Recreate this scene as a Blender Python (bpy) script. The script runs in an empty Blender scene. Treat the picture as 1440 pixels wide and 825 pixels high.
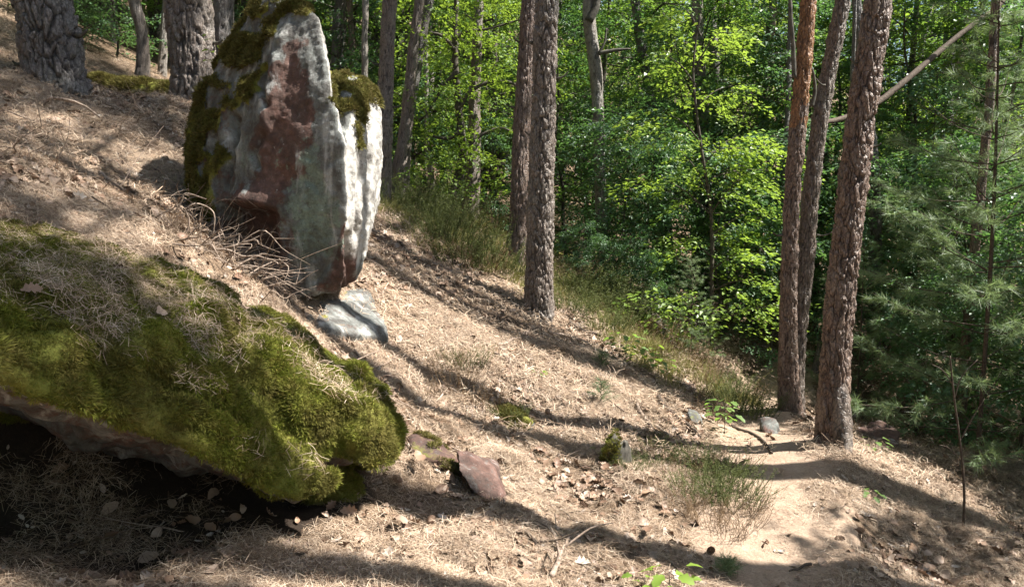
import bpy, bmesh, math, random
import numpy as np
from mathutils import Vector, Matrix, Euler

random.seed(7)
RNG = np.random.default_rng(7)
SC = bpy.context.scene
COL = SC.collection

# ------------------------------------------------------------------ camera, sky, sun, exposure
CAM_H = 1.6
PITCH = math.radians(5.0)
F = 1120.0                     # focal length in pixels of a 1440 px wide picture
cam_d = bpy.data.cameras.new("camera")
cam_d.sensor_width = 36.0
cam_d.lens = 28.0
cam_d.clip_start = 0.05
cam_d.clip_end = 600.0
cam = bpy.data.objects.new("camera", cam_d)
COL.objects.link(cam)
cam.location = (0, 0, CAM_H)
cam.rotation_euler = (math.radians(90) - PITCH, 0, 0)
SC.camera = cam

SUN_EL = math.radians(54)
SUN_AZ = math.radians(-5)      # angle from +X towards -Y
L = np.array([math.cos(SUN_EL) * math.cos(SUN_AZ), math.cos(SUN_EL) * math.sin(SUN_AZ), math.sin(SUN_EL)])
world = bpy.data.worlds.new("World")
SC.world = world
world.use_nodes = True
wn = world.node_tree
bg = wn.nodes["Background"]
sky = wn.nodes.new("ShaderNodeTexSky")
sky.sky_type = 'NISHITA'
sky.sun_disc = False
sky.sun_elevation = SUN_EL
sky.sun_rotation = math.radians(90) - SUN_AZ
sky.dust_density = 1.6
wn.links.new(sky.outputs[0], bg.inputs[0])
bg.inputs[1].default_value = 0.064
sun_d = bpy.data.lights.new("sun", 'SUN')
sun_d.energy = 5.0
sun_d.angle = math.radians(0.5)
sun_d.color = (1.0, 0.955, 0.88)
sun = bpy.data.objects.new("sun", sun_d)
COL.objects.link(sun)
sun.rotation_euler = Vector(L).to_track_quat('Z', 'Y').to_euler()
sun.location = (8, -2, 20)
SC.view_settings.view_transform = 'Standard'
SC.view_settings.look = 'None'
SC.view_settings.exposure = 1.66
SC.view_settings.gamma = 1.0
SC.render.engine = 'CYCLES'
SC.cycles.max_bounces = 7
SC.cycles.diffuse_bounces = 3
SC.cycles.glossy_bounces = 2
SC.cycles.transmission_bounces = 4

# ------------------------------------------------------------------ measuring tools
CP, SP = math.cos(PITCH), math.sin(PITCH)


def P(u, v, d):
    """world point seen at photo pixel (u, v) at distance d along +Y"""
    a, b = (u - 720) / F, (412.5 - v) / F
    y = CP + b * SP
    z = -SP + b * CP
    s = d / y
    return np.array([a * s, d, CAM_H + z * s])


def project(p):
    x, y, z = p[..., 0], p[..., 1], p[..., 2] - CAM_H
    f = y * CP - z * SP
    up = y * SP + z * CP
    f = np.maximum(f, 0.05)
    return 720 + F * x / f, 412.5 - F * up / f


def sstep(a, b, x):
    t = np.clip((x - a) / (b - a), 0, 1)
    return t * t * (3 - 2 * t)


def _hash(ix, iy, iz, seed):
    h = (ix.astype(np.int64) * 374761393 + iy.astype(np.int64) * 668265263 + iz.astype(np.int64) * 2147483647 // 3 + seed * 1274126177) & 0xffffffff
    h = ((h ^ (h >> 13)) * 1274126177) & 0xffffffff
    h = ((h ^ (h >> 16)) * 2246822519) & 0xffffffff
    return ((h ^ (h >> 15)) & 0xffffff) / float(0xffffff)


def vnoise(p, seed=0):
    p = np.asarray(p, float)
    i = np.floor(p).astype(np.int64)
    f = p - i
    f = f * f * (3 - 2 * f)
    x, y, z = i[..., 0], i[..., 1], i[..., 2]
    r = 0
    for dx in (0, 1):
        wx = f[..., 0] if dx else 1 - f[..., 0]
        for dy in (0, 1):
            wy = f[..., 1] if dy else 1 - f[..., 1]
            for dz in (0, 1):
                wz = f[..., 2] if dz else 1 - f[..., 2]
                r = r + wx * wy * wz * _hash(x + dx, y + dy, z + dz, seed)
    return r * 2 - 1


def fbm(p, octv=4, seed=0, gain=0.5):
    r, a, s = 0, 1.0, 1.0
    for k in range(octv):
        r = r + a * vnoise(p * s + 17.3 * k, seed + k)
        a *= gain
        s *= 2.03
    return r


def voro(p, seed=0):
    """F1, F2 and a random number of the nearest cell"""
    p = np.asarray(p, float)
    i = np.floor(p).astype(np.int64)
    f1 = np.full(p.shape[:-1], 9.0)
    f2 = f1.copy()
    cid = np.zeros_like(f1)
    for dx in (-1, 0, 1):
        for dy in (-1, 0, 1):
            for dz in (-1, 0, 1):
                x, y, z = i[..., 0] + dx, i[..., 1] + dy, i[..., 2] + dz
                q = np.stack([x + _hash(x, y, z, seed), y + _hash(x, y, z, seed + 11), z + _hash(x, y, z, seed + 23)], -1)
                d = np.sqrt(((p - q) ** 2).sum(-1))
                c = _hash(x, y, z, seed + 37)
                near = d < f1
                f2 = np.where(near, f1, np.minimum(f2, d))
                cid = np.where(near, c, cid)
                f1 = np.where(near, d, f1)
    return f1, f2, cid


# ------------------------------------------------------------------ mesh / object tools
def _attrs(me, attrs):
    for k, a in attrs.items():
        a = np.asarray(a, np.float32)
        if a.ndim == 1:
            at = me.attributes.new(k, 'FLOAT', 'POINT')
            at.data.foreach_set('value', a)
        else:
            at = me.attributes.new(k, 'FLOAT_VECTOR', 'POINT')
            at.data.foreach_set('vector', a.ravel())


def mesh_np(name, V, Fs, smooth=True, attrs=None):
    """Fs: (n, k) array of faces or a list of such arrays"""
    me = bpy.data.meshes.new(name)
    V = np.asarray(V, np.float32)
    if not isinstance(Fs, list):
        Fs = [Fs]
    Fs = [np.asarray(f, np.int32) for f in Fs if len(f)]
    me.vertices.add(len(V))
    me.vertices.foreach_set('co', V.ravel())
    if not Fs:
        if attrs:
            _attrs(me, attrs)
        return me
    tot = sum(f.size for f in Fs)
    npoly = sum(len(f) for f in Fs)
    me.loops.add(tot)
    me.loops.foreach_set('vertex_index', np.concatenate([f.ravel() for f in Fs]))
    me.polygons.add(npoly)
    counts = np.concatenate([np.full(len(f), f.shape[1], np.int32) for f in Fs])
    starts = np.concatenate([[0], np.cumsum(counts)[:-1]]).astype(np.int32)
    me.polygons.foreach_set('loop_start', starts)
    me.polygons.foreach_set('loop_total', counts)
    me.polygons.foreach_set('use_smooth', np.full(npoly, smooth, bool))
    me.update(calc_edges=True)
    if attrs:
        _attrs(me, attrs)
    return me


def obj(name, me, mat=None, parent=None, loc=None, rot=None):
    o = bpy.data.objects.new(name, me)
    COL.objects.link(o)
    if mat is not None and not me.materials:
        me.materials.append(mat)
    if parent:
        o.parent = parent
    if loc is not None:
        o.location = loc
    if rot is not None:
        o.rotation_euler = rot
    return o


def tag(o, label, cat=None, group=None, kind=None):
    if label:
        o['label'] = label
    if cat:
        o['category'] = cat
    if group:
        o['group'] = group
    if kind:
        o['kind'] = kind
    return o


def empty(name, loc, label, cat, group=None, rot=None):
    o = bpy.data.objects.new(name, None)
    o.empty_display_size = 0.1
    COL.objects.link(o)
    o.location = loc
    if rot is not None:
        o.rotation_euler = rot
    return tag(o, label, cat, group)


class Acc:
    """collects vertices and faces of many bits into one mesh"""
    def __init__(s):
        s.v, s.f, s.a, s.n = [], {}, [], 0

    def add(s, V, Fc, a=0.0):
        V = np.asarray(V, float)
        Fc = np.asarray(Fc, np.int64)
        s.v.append(V)
        s.f.setdefault(Fc.shape[1], []).append(Fc + s.n)
        s.a.append(np.broadcast_to(np.asarray(a, float), (len(V),)).copy())
        s.n += len(V)

    def mesh(s, name, smooth=True, xf=None):
        V = np.concatenate(s.v)
        if xf is not None:
            V = xf(V)
        return mesh_np(name, V, [np.concatenate(f) for f in s.f.values()], smooth, {'var': np.concatenate(s.a)})


def resample(pts, n):
    """Catmull-Rom through rows of pts (any columns), n samples"""
    pts = np.asarray(pts, float)
    if len(pts) == 2:
        t = np.linspace(0, 1, n)[:, None]
        return pts[0] * (1 - t) + pts[1] * t
    seg = np.sqrt(((pts[1:, :3] - pts[:-1, :3]) ** 2).sum(1))
    cum = np.concatenate([[0], np.cumsum(seg)])
    t = np.linspace(0, cum[-1], n)
    k = np.clip(np.searchsorted(cum, t, side='right') - 1, 0, len(seg) - 1)
    f = ((t - cum[k]) / seg[k])[:, None]
    ext = np.vstack([2 * pts[0] - pts[1], pts, 2 * pts[-1] - pts[-2]])
    p0, p1, p2, p3 = ext[k], ext[k + 1], ext[k + 2], ext[k + 3]
    return 0.5 * (2 * p1 + (p2 - p0) * f + (2 * p0 - 5 * p1 + 4 * p2 - p3) * f ** 2 + (3 * p1 - p0 - 3 * p2 + p3) * f ** 3)


def frames(c):
    T = np.gradient(c, axis=0)
    T /= np.linalg.norm(T, axis=1)[:, None] + 1e-9
    ref = np.array([1.0, 0, 0]) if abs(T[:, 0]).mean() < 0.8 else np.array([0, 0, 1.0])
    N = ref - T * (T @ ref)[:, None]
    N /= np.linalg.norm(N, axis=1)[:, None] + 1e-9
    B = np.cross(T, N)
    return T, N, B


def tube(pts, n=12, k=6, cap=True, wob=0.0, seed=0):
    """pts rows: x y z r. returns V, F(quads)"""
    s = resample(pts, n)
    c, r = s[:, :3], np.maximum(s[:, 3], 0.0004)
    T, N, B = frames(c)
    th = np.linspace(0, 2 * np.pi, k, endpoint=False)
    V = c[:, None] + r[:, None, None] * (np.cos(th)[None, :, None] * N[:, None] + np.sin(th)[None, :, None] * B[:, None])
    V = V.reshape(-1, 3)
    if wob:
        V = V + wob * np.repeat(r, k)[:, None] * np.stack([vnoise(V * 30 + q, seed) for q in (0, 9, 18)], -1)
    i = np.arange(n - 1)[:, None] * k
    j = np.arange(k)[None]
    a = (i + j).ravel()
    b = (i + (j + 1) % k).ravel()
    Fq = np.stack([a, b, b + k, a + k], 1)
    if cap:
        V = np.vstack([V, c[:1], c[-1:]])
        m = n * k
        jj = np.arange(k)
        Fq = np.vstack([Fq, np.stack([jj[::2], np.full(len(jj[::2]), m), jj[(jj[::2] + 2) % k], jj[(jj[::2] + 1) % k]], 1),
                        np.stack([(n - 1) * k + jj[::2], (n - 1) * k + (jj[::2] + 1) % k, (n - 1) * k + (jj[::2] + 2) % k, np.full(len(jj[::2]), m + 1)], 1)])
    return V, Fq


# ------------------------------------------------------------------ materials
class NT:
    def __init__(s, name):
        s.m = bpy.data.materials.new(name)
        s.m.use_nodes = True
        s.t = s.m.node_tree
        s.b = s.t.nodes['Principled BSDF']
        s.out = s.t.nodes['Material Output']

    def n(s, ty, **kw):
        nd = s.t.nodes.new(ty)
        for k, v in kw.items():
            if k[0] == '_':
                continue
            setattr(nd, k, v)
        return nd

    def l(s, a, b):
        s.t.links.new(a, b)

    def coord(s, scale=(1, 1, 1), kind='Object'):
        c = s.n('ShaderNodeTexCoord')
        m = s.n('ShaderNodeMapping')
        m.inputs['Scale'].default_value = scale
        s.l(c.outputs[kind], m.inputs[0])
        return m.outputs[0]

    def noise(s, vec, scale, detail=4, rough=0.55, dist=0.0):
        n = s.n('ShaderNodeTexNoise')
        n.inputs['Scale'].default_value = scale
        n.inputs['Detail'].default_value = detail
        n.inputs['Roughness'].default_value = rough
        n.inputs['Distortion'].default_value = dist
        s.l(vec, n.inputs['Vector'])
        return n.outputs['Fac']

    def ramp(s, fac, stops):
        r = s.n('ShaderNodeValToRGB')
        e = r.color_ramp.elements
        while len(e) < len(stops):
            e.new(0.5)
        for el, (p, c) in zip(e, stops):
            el.position = p
            el.color = (c, c, c, 1) if isinstance(c, (int, float)) else (*c, 1)
        s.l(fac, r.inputs[0])
        return r.outputs[0]

    def mix(s, fac, a, b, mode='MIX'):
        m = s.n('ShaderNodeMix', data_type='RGBA', blend_type=mode)
        for sock, v in ((m.inputs[0], fac), (m.inputs[6], a), (m.inputs[7], b)):
            if isinstance(v, (int, float)):
                sock.default_value = v
            elif isinstance(v, tuple):
                sock.default_value = (*v, 1)
            else:
                s.l(v, sock)
        return m.outputs[2]

    def attr(s, name):
        a = s.n('ShaderNodeAttribute', attribute_name=name)
        return a

    def math(s, op, a, b=None):
        m = s.n('ShaderNodeMath', operation=op)
        for sock, v in zip(m.inputs, (a, b)):
            if v is None:
                continue
            if isinstance(v, (int, float)):
                sock.default_value = v
            else:
                s.l(v, sock)
        return m.outputs[0]

    def bump(s, h, strength=0.5, dist=0.01):
        b = s.n('ShaderNodeBump')
        b.inputs['Strength'].default_value = strength
        b.inputs['Distance'].default_value = dist
        s.l(h, b.inputs['Height'])
        s.l(b.outputs[0], s.b.inputs['Normal'])

    def fin(s, col, rough=0.9, spec=0.2):
        if isinstance(col, tuple):
            s.b.inputs['Base Color'].default_value = (*col, 1)
        else:
            s.l(col, s.b.inputs['Base Color'])
        s.b.inputs['Roughness'].default_value = rough
        s.b.inputs['Specular IOR Level'].default_value = spec
        return s.m

    def translucent(s, col, amount):
        tr = s.n('ShaderNodeBsdfTranslucent')
        if isinstance(col, tuple):
            tr.inputs[0].default_value = (*col, 1)
        else:
            s.l(col, tr.inputs[0])
        mx = s.n('ShaderNodeMixShader')
        mx.inputs[0].default_value = amount
        s.l(s.b.outputs[0], mx.inputs[1])
        s.l(tr.outputs[0], mx.inputs[2])
        s.l(mx.outputs[0], s.out.inputs['Surface'])


def leaf_mat(name, dark, light, trans, amount=0.42, rough=0.42, spec=0.5):
    t = NT(name)
    v = t.attr('var').outputs['Fac']
    oi = t.n('ShaderNodeObjectInfo')
    vv = t.math('ADD', t.math('MULTIPLY', v, 0.75), t.math('MULTIPLY', oi.outputs['Random'], 0.25))
    c = t.mix(vv, dark, light)
    t.fin(c, rough, spec)
    c2 = t.mix(vv, tuple(x * 0.7 for x in trans), trans)
    t.translucent(c2, amount)
    return t.m


M = {}
M['leaf'] = leaf_mat('oak_leaf', (0.065, 0.135, 0.04), (0.17, 0.27, 0.075), (0.26, 0.44, 0.06), 0.46, 0.5, 0.5)
M['leaf_dark'] = leaf_mat('holly_green_leaf', (0.05, 0.12, 0.06), (0.13, 0.22, 0.11), (0.16, 0.32, 0.07), 0.4, 0.46, 0.6)
M['leaf_bright'] = leaf_mat('beech_leaf_bright', (0.09, 0.17, 0.03), (0.24, 0.36, 0.06), (0.34, 0.48, 0.06), 0.46, 0.42)
M['leaf_sun'] = leaf_mat('beech_leaf', (0.095, 0.175, 0.035), (0.20, 0.31, 0.06), (0.32, 0.46, 0.05), 0.48, 0.5, 0.5)
M['needle_green'] = leaf_mat('pine_needle_green', (0.06, 0.11, 0.05), (0.17, 0.25, 0.12), (0.14, 0.22, 0.07), 0.3, 0.5)
M['needle_soft'] = leaf_mat('white_pine_needle', (0.09, 0.15, 0.075), (0.27, 0.35, 0.18), (0.28, 0.38, 0.14), 0.35, 0.5)
M['grass'] = leaf_mat('forest_grass', (0.11, 0.12, 0.035), (0.33, 0.30, 0.12), (0.3, 0.30, 0.08), 0.35, 0.6, 0.3)
M['heather'] = leaf_mat('heather_green', (0.06, 0.075, 0.03), (0.17, 0.19, 0.07), (0.16, 0.2, 0.05), 0.3, 0.7, 0.2)
M['heather_dry'] = leaf_mat('heather_dry', (0.14, 0.09, 0.055), (0.30, 0.21, 0.12), (0.2, 0.14, 0.07), 0.2, 0.8, 0.2)


def litter_mat(name, cols, rough=0.7):
    t = NT(name)
    v = t.attr('var').outputs['Fac']
    st = [(i / (len(cols) - 1), c) for i, c in enumerate(cols)]
    c = t.ramp(v, st)
    oi = t.n('ShaderNodeObjectInfo')
    c = t.mix(t.math('MULTIPLY', oi.outputs['Random'], 0.55), c, (0.11, 0.075, 0.055))
    return t.fin(c, rough, 0.25)


M['needles'] = litter_mat('dry_needles', [(0.10, 0.062, 0.042), (0.29, 0.195, 0.125), (0.50, 0.375, 0.26), (0.66, 0.54, 0.42)])
M['dry_leaf'] = litter_mat('dry_leaves', [(0.12, 0.065, 0.042), (0.28, 0.18, 0.12), (0.42, 0.32, 0.25), (0.56, 0.50, 0.44)], 0.5)


def wood_mat(name, a, b, sc=60):
    t = NT(name)
    co = t.coord((1, 1, 1))
    n = t.noise(co, sc, 4, 0.6)
    c = t.ramp(n, [(0.3, a), (0.7, b)])
    t.bump(n, 0.5, 0.004)
    return t.fin(c, 0.85, 0.2)


M['twig'] = wood_mat('weathered_twig', (0.10, 0.07, 0.052), (0.38, 0.30, 0.24))
M['twig_dark'] = wood_mat('dark_twig', (0.035, 0.027, 0.02), (0.12, 0.09, 0.07))
M['limb'] = wood_mat('oak_limb_bark', (0.035, 0.030, 0.024), (0.12, 0.105, 0.085), 25)
M['grey_limb'] = wood_mat('grey_dead_wood', (0.04, 0.037, 0.03), (0.13, 0.118, 0.10), 20)


def bark_mat(name, crack, plate, plate2, lichen=None, lich_amt=0.0, vs=46):
    t = NT(name)
    co = t.coord((1, 1, 0.35))
    v = t.attr('var').outputs['Fac']           # 0 in the furrows, towards 1 on the plates
    cell = t.attr('cell').outputs['Fac']
    n = t.noise(co, 34, 5, 0.65)
    n2 = t.noise(t.coord((1, 1, 1)), 3.0, 3)
    pc = t.mix(cell, plate, plate2)
    pc = t.mix(t.math('MULTIPLY', t.ramp(n, [(0.35, 0.0), (0.7, 1.0)]), 0.6), pc, tuple(x * 0.5 for x in plate))
    if lichen:
        pc = t.mix(t.math('MULTIPLY', t.ramp(n2, [(0.45, 0.0), (0.65, 1.0)]), lich_amt), pc, lichen)
    c = t.mix(t.ramp(v, [(0.05, 0.0), (0.4, 1.0)]), crack, pc)
    vo = t.n('ShaderNodeTexVoronoi', feature='DISTANCE_TO_EDGE')
    vo.inputs['Scale'].default_value = vs
    wv = t.n('ShaderNodeVectorMath', operation='ADD')
    nz = t.n('ShaderNodeTexNoise')
    nz.inputs['Scale'].default_value = 30
    t.l(co, nz.inputs['Vector'])
    ml = t.n('ShaderNodeVectorMath', operation='SCALE')
    ml.inputs['Scale'].default_value = 0.03
    t.l(nz.outputs['Color'], ml.inputs[0])
    t.l(t.coord((1, 1, 0.5)), wv.inputs[0])
    t.l(ml.outputs[0], wv.inputs[1])
    t.l(wv.outputs[0], vo.inputs['Vector'])
    fl = t.ramp(vo.outputs['Distance'], [(0.0, 0.0), (0.12, 1.0)])
    c = t.mix(fl, t.mix(0.6, c, crack), c)
    t.bump(t.math('ADD', t.math('MULTIPLY', fl, 0.45), n), 0.8, 0.012)
    return t.fin(c, 0.52, 0.5)


M['bark'] = bark_mat('pine_bark', (0.035, 0.026, 0.021), (0.15, 0.115, 0.095), (0.28, 0.225, 0.185), (0.22, 0.22, 0.20), 0.3)
M['bark_grey'] = bark_mat('grey_pine_bark', (0.028, 0.024, 0.022), (0.09, 0.076, 0.07), (0.18, 0.155, 0.145), (0.2, 0.21, 0.19), 0.35)
M['bark_red'] = bark_mat('red_pine_bark', (0.035, 0.022, 0.017), (0.15, 0.095, 0.072), (0.26, 0.185, 0.145), (0.24, 0.225, 0.2), 0.2)
M['bark_orange'] = bark_mat('orange_pine_bark', (0.07, 0.032, 0.017), (0.25, 0.12, 0.055), (0.40, 0.21, 0.10))
M['bark_pale'] = bark_mat('pale_oak_bark', (0.06, 0.048, 0.04), (0.19, 0.16, 0.13), (0.32, 0.285, 0.25), (0.36, 0.36, 0.33), 0.35)


def rock_mat(name, kind):
    t = NT(name)
    co = t.coord((1, 1, 1))
    st = t.coord((1, 1, 0.22))
    n1 = t.noise(co, 2.5, 5, 0.6)
    n2 = t.noise(co, 14, 6, 0.65)
    n3 = t.noise(co, 70, 5, 0.7)
    ns = t.noise(st, 9, 5, 0.6, 0.6)
    a = t.n('ShaderNodeAttribute', attribute_name='mask')
    sp = t.n('ShaderNodeSeparateXYZ')
    t.l(a.outputs['Vector'], sp.inputs[0])
    grey = t.ramp(ns, [(0.3, (0.075, 0.076, 0.07)), (0.48, (0.17, 0.18, 0.17)), (0.68, (0.32, 0.328, 0.31))])
    red = t.ramp(n2, [(0.25, (0.045, 0.024, 0.019)), (0.5, (0.125, 0.066, 0.052)), (0.75, (0.24, 0.14, 0.115))])
    wr = t.ramp(t.math('ADD', sp.outputs[0], t.math('MULTIPLY', t.math('SUBTRACT', t.noise(co, 11, 8, 0.75), 0.5), 2.0)), [(0.38, 0.0), (0.66, 0.92)])
    c = t.mix(wr, grey, red)
    lich = t.mix(n3, (0.12, 0.175, 0.135), (0.30, 0.37, 0.30))
    wl = t.ramp(t.math('ADD', sp.outputs[1], t.math('MULTIPLY', t.math('SUBTRACT', t.noise(co, 22, 7, 0.75), 0.5), 2.0)), [(0.46, 0.0), (0.68, 0.8)])
    c = t.mix(wl, c, lich)
    pl = t.attr('pale').outputs['Fac']  # whitening mask, carries sunlight painted into boulder and slab colour
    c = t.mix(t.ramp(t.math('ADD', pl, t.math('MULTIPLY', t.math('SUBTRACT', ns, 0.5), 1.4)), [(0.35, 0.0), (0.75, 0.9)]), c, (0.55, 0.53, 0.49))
    # blotchy weathering
    c = t.mix(t.ramp(t.noise(co, 6, 8, 0.8), [(0.40, 0.7), (0.60, 0.0)]), c, (0.055, 0.045, 0.04))
    c = t.mix(t.ramp(ns, [(0.58, 0.0), (0.7, 0.5)]), c, (0.5, 0.5, 0.48))
    # small dark pits and pale flecks
    c = t.mix(t.ramp(t.noise(co, 45, 3, 0.6), [(0.28, 0.75), (0.36, 0.0)]), c, (0.06, 0.05, 0.045))
    c = t.mix(t.ramp(t.noise(co, 31, 5, 0.7), [(0.66, 0.0), (0.72, 0.6)]), c, (0.56, 0.55, 0.52))
    moss = t.mix(n3, (0.045, 0.06, 0.012), (0.20, 0.22, 0.04))
    moss = t.mix(t.ramp(n1, [(0.3, 0.0), (0.7, 0.6)]), moss, (0.24, 0.19, 0.06))
    wm = t.ramp(t.math('ADD', sp.outputs[2], t.math('MULTIPLY', t.math('SUBTRACT', n2, 0.5), 0.7)), [(0.42, 0.0), (0.54, 1.0)])
    c = t.mix(wm, c, moss)
    h = t.math('ADD', t.math('MULTIPLY', n2, 0.7), t.math('MULTIPLY', n3, 0.5))
    t.bump(h, 0.9, 0.016)
    return t.fin(c, 0.92, 0.15)


M['rock'] = rock_mat('sandstone_boulder', 0)


def moss_mat(name, a, b, c3):
    t = NT(name)
    v = t.attr('var').outputs['Fac']
    oi = t.n('ShaderNodeObjectInfo')
    c = t.mix(v, a, b)
    c = t.mix(t.math('MULTIPLY', t.ramp(oi.outputs['Random'], [(0.55, 0.0), (0.95, 1.0)]), 0.7), c, c3)
    ge = t.n('ShaderNodeNewGeometry')
    pn = t.noise(ge.outputs['Position'], 4.5, 4, 0.6)
    c = t.mix(t.ramp(pn, [(0.42, 0.0), (0.62, 0.75)]), c, t.mix(v, (0.04, 0.035, 0.012), (0.20, 0.165, 0.05)))
    t.fin(c, 0.8, 0.2)
    t.translucent(c, 0.25)
    return t.m


M['moss'] = moss_mat('moss_tufts', (0.038, 0.052, 0.009), (0.225, 0.25, 0.032), (0.22, 0.17, 0.045))
M['moss_olive'] = moss_mat('olive_moss_tufts', (0.04, 0.044, 0.012), (0.185, 0.175, 0.045), (0.15, 0.11, 0.045))


def ground_mat(name, path):
    t = NT(name)
    co = t.coord((1, 1, 1))
    n1 = t.noise(co, 1.3, 5, 0.6)
    n2 = t.noise(co, 9, 6, 0.65)
    n3 = t.noise(co, 60, 6, 0.75)
    # needle-like streaks in two crossing directions
    w1 = t.noise(t.coord((30, 220, 60)), 1.0, 3, 0.6, 1.5)
    w2 = t.noise(t.coord((210, 34, 60)), 1.0, 3, 0.6, 1.5)
    w = t.math('MAXIMUM', w1, w2)
    if path:
        base = t.ramp(n3, [(0.25, (0.21, 0.15, 0.11)), (0.5, (0.37, 0.275, 0.205)), (0.75, (0.52, 0.41, 0.315))])
        c = t.mix(t.ramp(n2, [(0.3, 0.55), (0.6, 0.0)]), base, (0.24, 0.165, 0.115))
        c = t.mix(t.ramp(w, [(0.6, 0.0), (0.7, 0.5)]), c, (0.55, 0.40, 0.27))
    else:
        base = t.ramp(w, [(0.42, (0.05, 0.032, 0.022)), (0.55, (0.18, 0.122, 0.08)), (0.68, (0.40, 0.30, 0.21)), (0.8, (0.55, 0.45, 0.34))])
        c = t.mix(t.ramp(n2, [(0.36, 0.85), (0.58, 0.0)]), base, (0.055, 0.038, 0.028))
        c = t.mix(t.ramp(n3, [(0.6, 0.0), (0.72, 0.45)]), c, (0.50, 0.40, 0.32))
        g = t.attr('mossy').outputs['Fac']
        gm = t.mix(n3, (0.12, 0.13, 0.03), (0.40, 0.36, 0.10))
        wg = t.ramp(t.math('ADD', g, t.math('MULTIPLY', t.math('SUBTRACT', n2, 0.5), 1.0)), [(0.4, 0.0), (0.6, 0.9)])
        c = t.mix(wg, c, gm)
        dm = t.attr('hollow_shade').outputs['Fac']
        c = t.mix(t.ramp(dm, [(0.25, 0.0), (0.6, 0.94)]), c, t.mix(n3, (0.012, 0.009, 0.007), (0.04, 0.03, 0.024)))  # near-black soil colour paints in the shade of the hollow
    t.bump(t.math('ADD', t.math('MULTIPLY', w, 0.5), n3), 0.8, 0.012)
    return t.fin(c, 0.95, 0.1)


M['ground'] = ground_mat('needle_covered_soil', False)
M['path'] = ground_mat('trodden_path_soil', True)

# ------------------------------------------------------------------ terrain
ctrl_px = [  # photo u, v, distance
    (-100, 835, 2.3), (0, 830, 2.5), (250, 825, 2.7), (500, 825, 2.9), (700, 825, 3.05), (900, 825, 3.25), (1100, 825, 3.5), (1300, 825, 3.75), (1440, 825, 4.1),
    (100, 745, 3.0), (300, 740, 3.2), (400, 715, 3.5), (100, 640, 3.35), (300, 640, 3.75), (440, 640, 3.95), (-100, 600, 3.2), (500, 690, 3.75),
    (1080, 700, 4.4), (1170, 640, 5.35), (1300, 690, 5.3), (1400, 760, 4.9), (1060, 605, 6.2), (1115, 598, 6.9), (1240, 625, 6.4), (1330, 670, 6.2),
    (1000, 575, 6.7), (955, 650, 5.2), (850, 700, 4.3), (850, 600, 5.6), (900, 510, 7.3), (945, 490, 8.2), (1010, 540, 7.8),
    (760, 455, 7.5), (650, 550, 5.6), (600, 650, 4.2), (550, 760, 3.35), (560, 560, 5.0), (540, 480, 5.8), (450, 470, 5.2), (380, 440, 4.9),
    (430, 412, 5.8), (545, 400, 6.6), (555, 330, 8.0), (540, 285, 9.5), (625, 302, 11.5), (700, 350, 10.0), (850, 388, 12.0), (905, 450, 9.3), (800, 400, 9.3),
    (130, 150, 7.2), (265, 150, 8.5), (20, 135, 6.6), (0, 80, 9.0), (100, 250, 4.9), (200, 300, 4.7), (300, 370, 4.75), (0, 325, 3.75), (0, 220, 4.9),
    (330, 400, 4.6), (180, 350, 4.2), (430, 490, 4.35), (520, 560, 4.3), (-200, 330, 3.6), (-200, 180, 5.2), (190, 155, 9.0),
    (1230, 490, 10.0), (1100, 570, 8.2), (1440, 660, 6.6), (1380, 600, 8.5),
]
ctrl_w = [  # world points further off
    (-8, 20, 5.6), (0, 24, 2.6), (6, 18, 0.0), (14, 14, -3.0), (12, 30, 0.0), (30, 45, 3.0), (0, 45, 8.0), (-20, 40, 12.0), (-16, 10, 9.0), (-10, 3, 6.5),
    (-8, -6, 5.2), (0, -6, 0.6), (8, -6, -3.6), (8, 3, -3.0), (16, 4, -6.5), (0, 0, 0.0), (1.2, 1.2, 0.0), (4, 1, -1.2), (-2.6, 0.6, 1.0), (0, 75, 20.0), (40, 80, 14.0), (-50, 70, 26.0), (30, 0, -11), (-30, 0, 16),
    (4.5, 8.5, -0.75), (9, 8.5, -2.4), (2.5, 13, 0.1), (-4, 14, 3.2),
]
CPT = np.array([P(*c) for c in ctrl_px] + [np.array(c, float) for c in ctrl_w])


def _phi(r2):
    return r2 * np.log(r2 + 1e-9)


def _fit():
    n = len(CPT)
    xy = CPT[:, :2]
    K = _phi(((xy[:, None] - xy[None]) ** 2).sum(-1)) + np.eye(n) * 0.25
    Q = np.hstack([np.ones((n, 1)), xy])
    A = np.block([[K, Q], [Q.T, np.zeros((3, 3))]])
    return np.linalg.solve(A, np.concatenate([CPT[:, 2], np.zeros(3)]))


_W = _fit()

PATHPTS = np.array([[0.2, -1.5], [0.8, 1.0], [1.12, 2.6], [1.24, 3.5], [1.52, 4.4], [1.80, 5.4], [2.0, 6.3], [2.22, 7.2], [2.75, 8.4], [3.6, 9.8]])
PATH = resample(np.hstack([PATHPTS, np.zeros((len(PATHPTS), 1))]), 120)[:, :2]
BUMPS = []       # (x, y, height, radius) small mounds round the trunks


def path_near(x, y):
    d = np.full(np.shape(x), 99.0)
    z = np.zeros(np.shape(x))
    for (px, py), pz in zip(PATH, PATHZ):
        q = np.hypot(x - px, y - py)
        z = np.where(q < d, pz, z)
        d = np.minimum(d, q)
    return d, z


def path_dist(x, y):
    return path_near(x, y)[0]


def tz_base(x, y):
    x = np.asarray(x, float)
    y = np.asarray(y, float)
    r = _W[-3] + _W[-2] * x + _W[-1] * y
    for (cx, cy), w in zip(CPT[:, :2], _W[:-3]):
        r = r + w * _phi((x - cx) ** 2 + (y - cy) ** 2)
    return r


PATHZ = tz_base(PATH[:, 0], PATH[:, 1])


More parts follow.
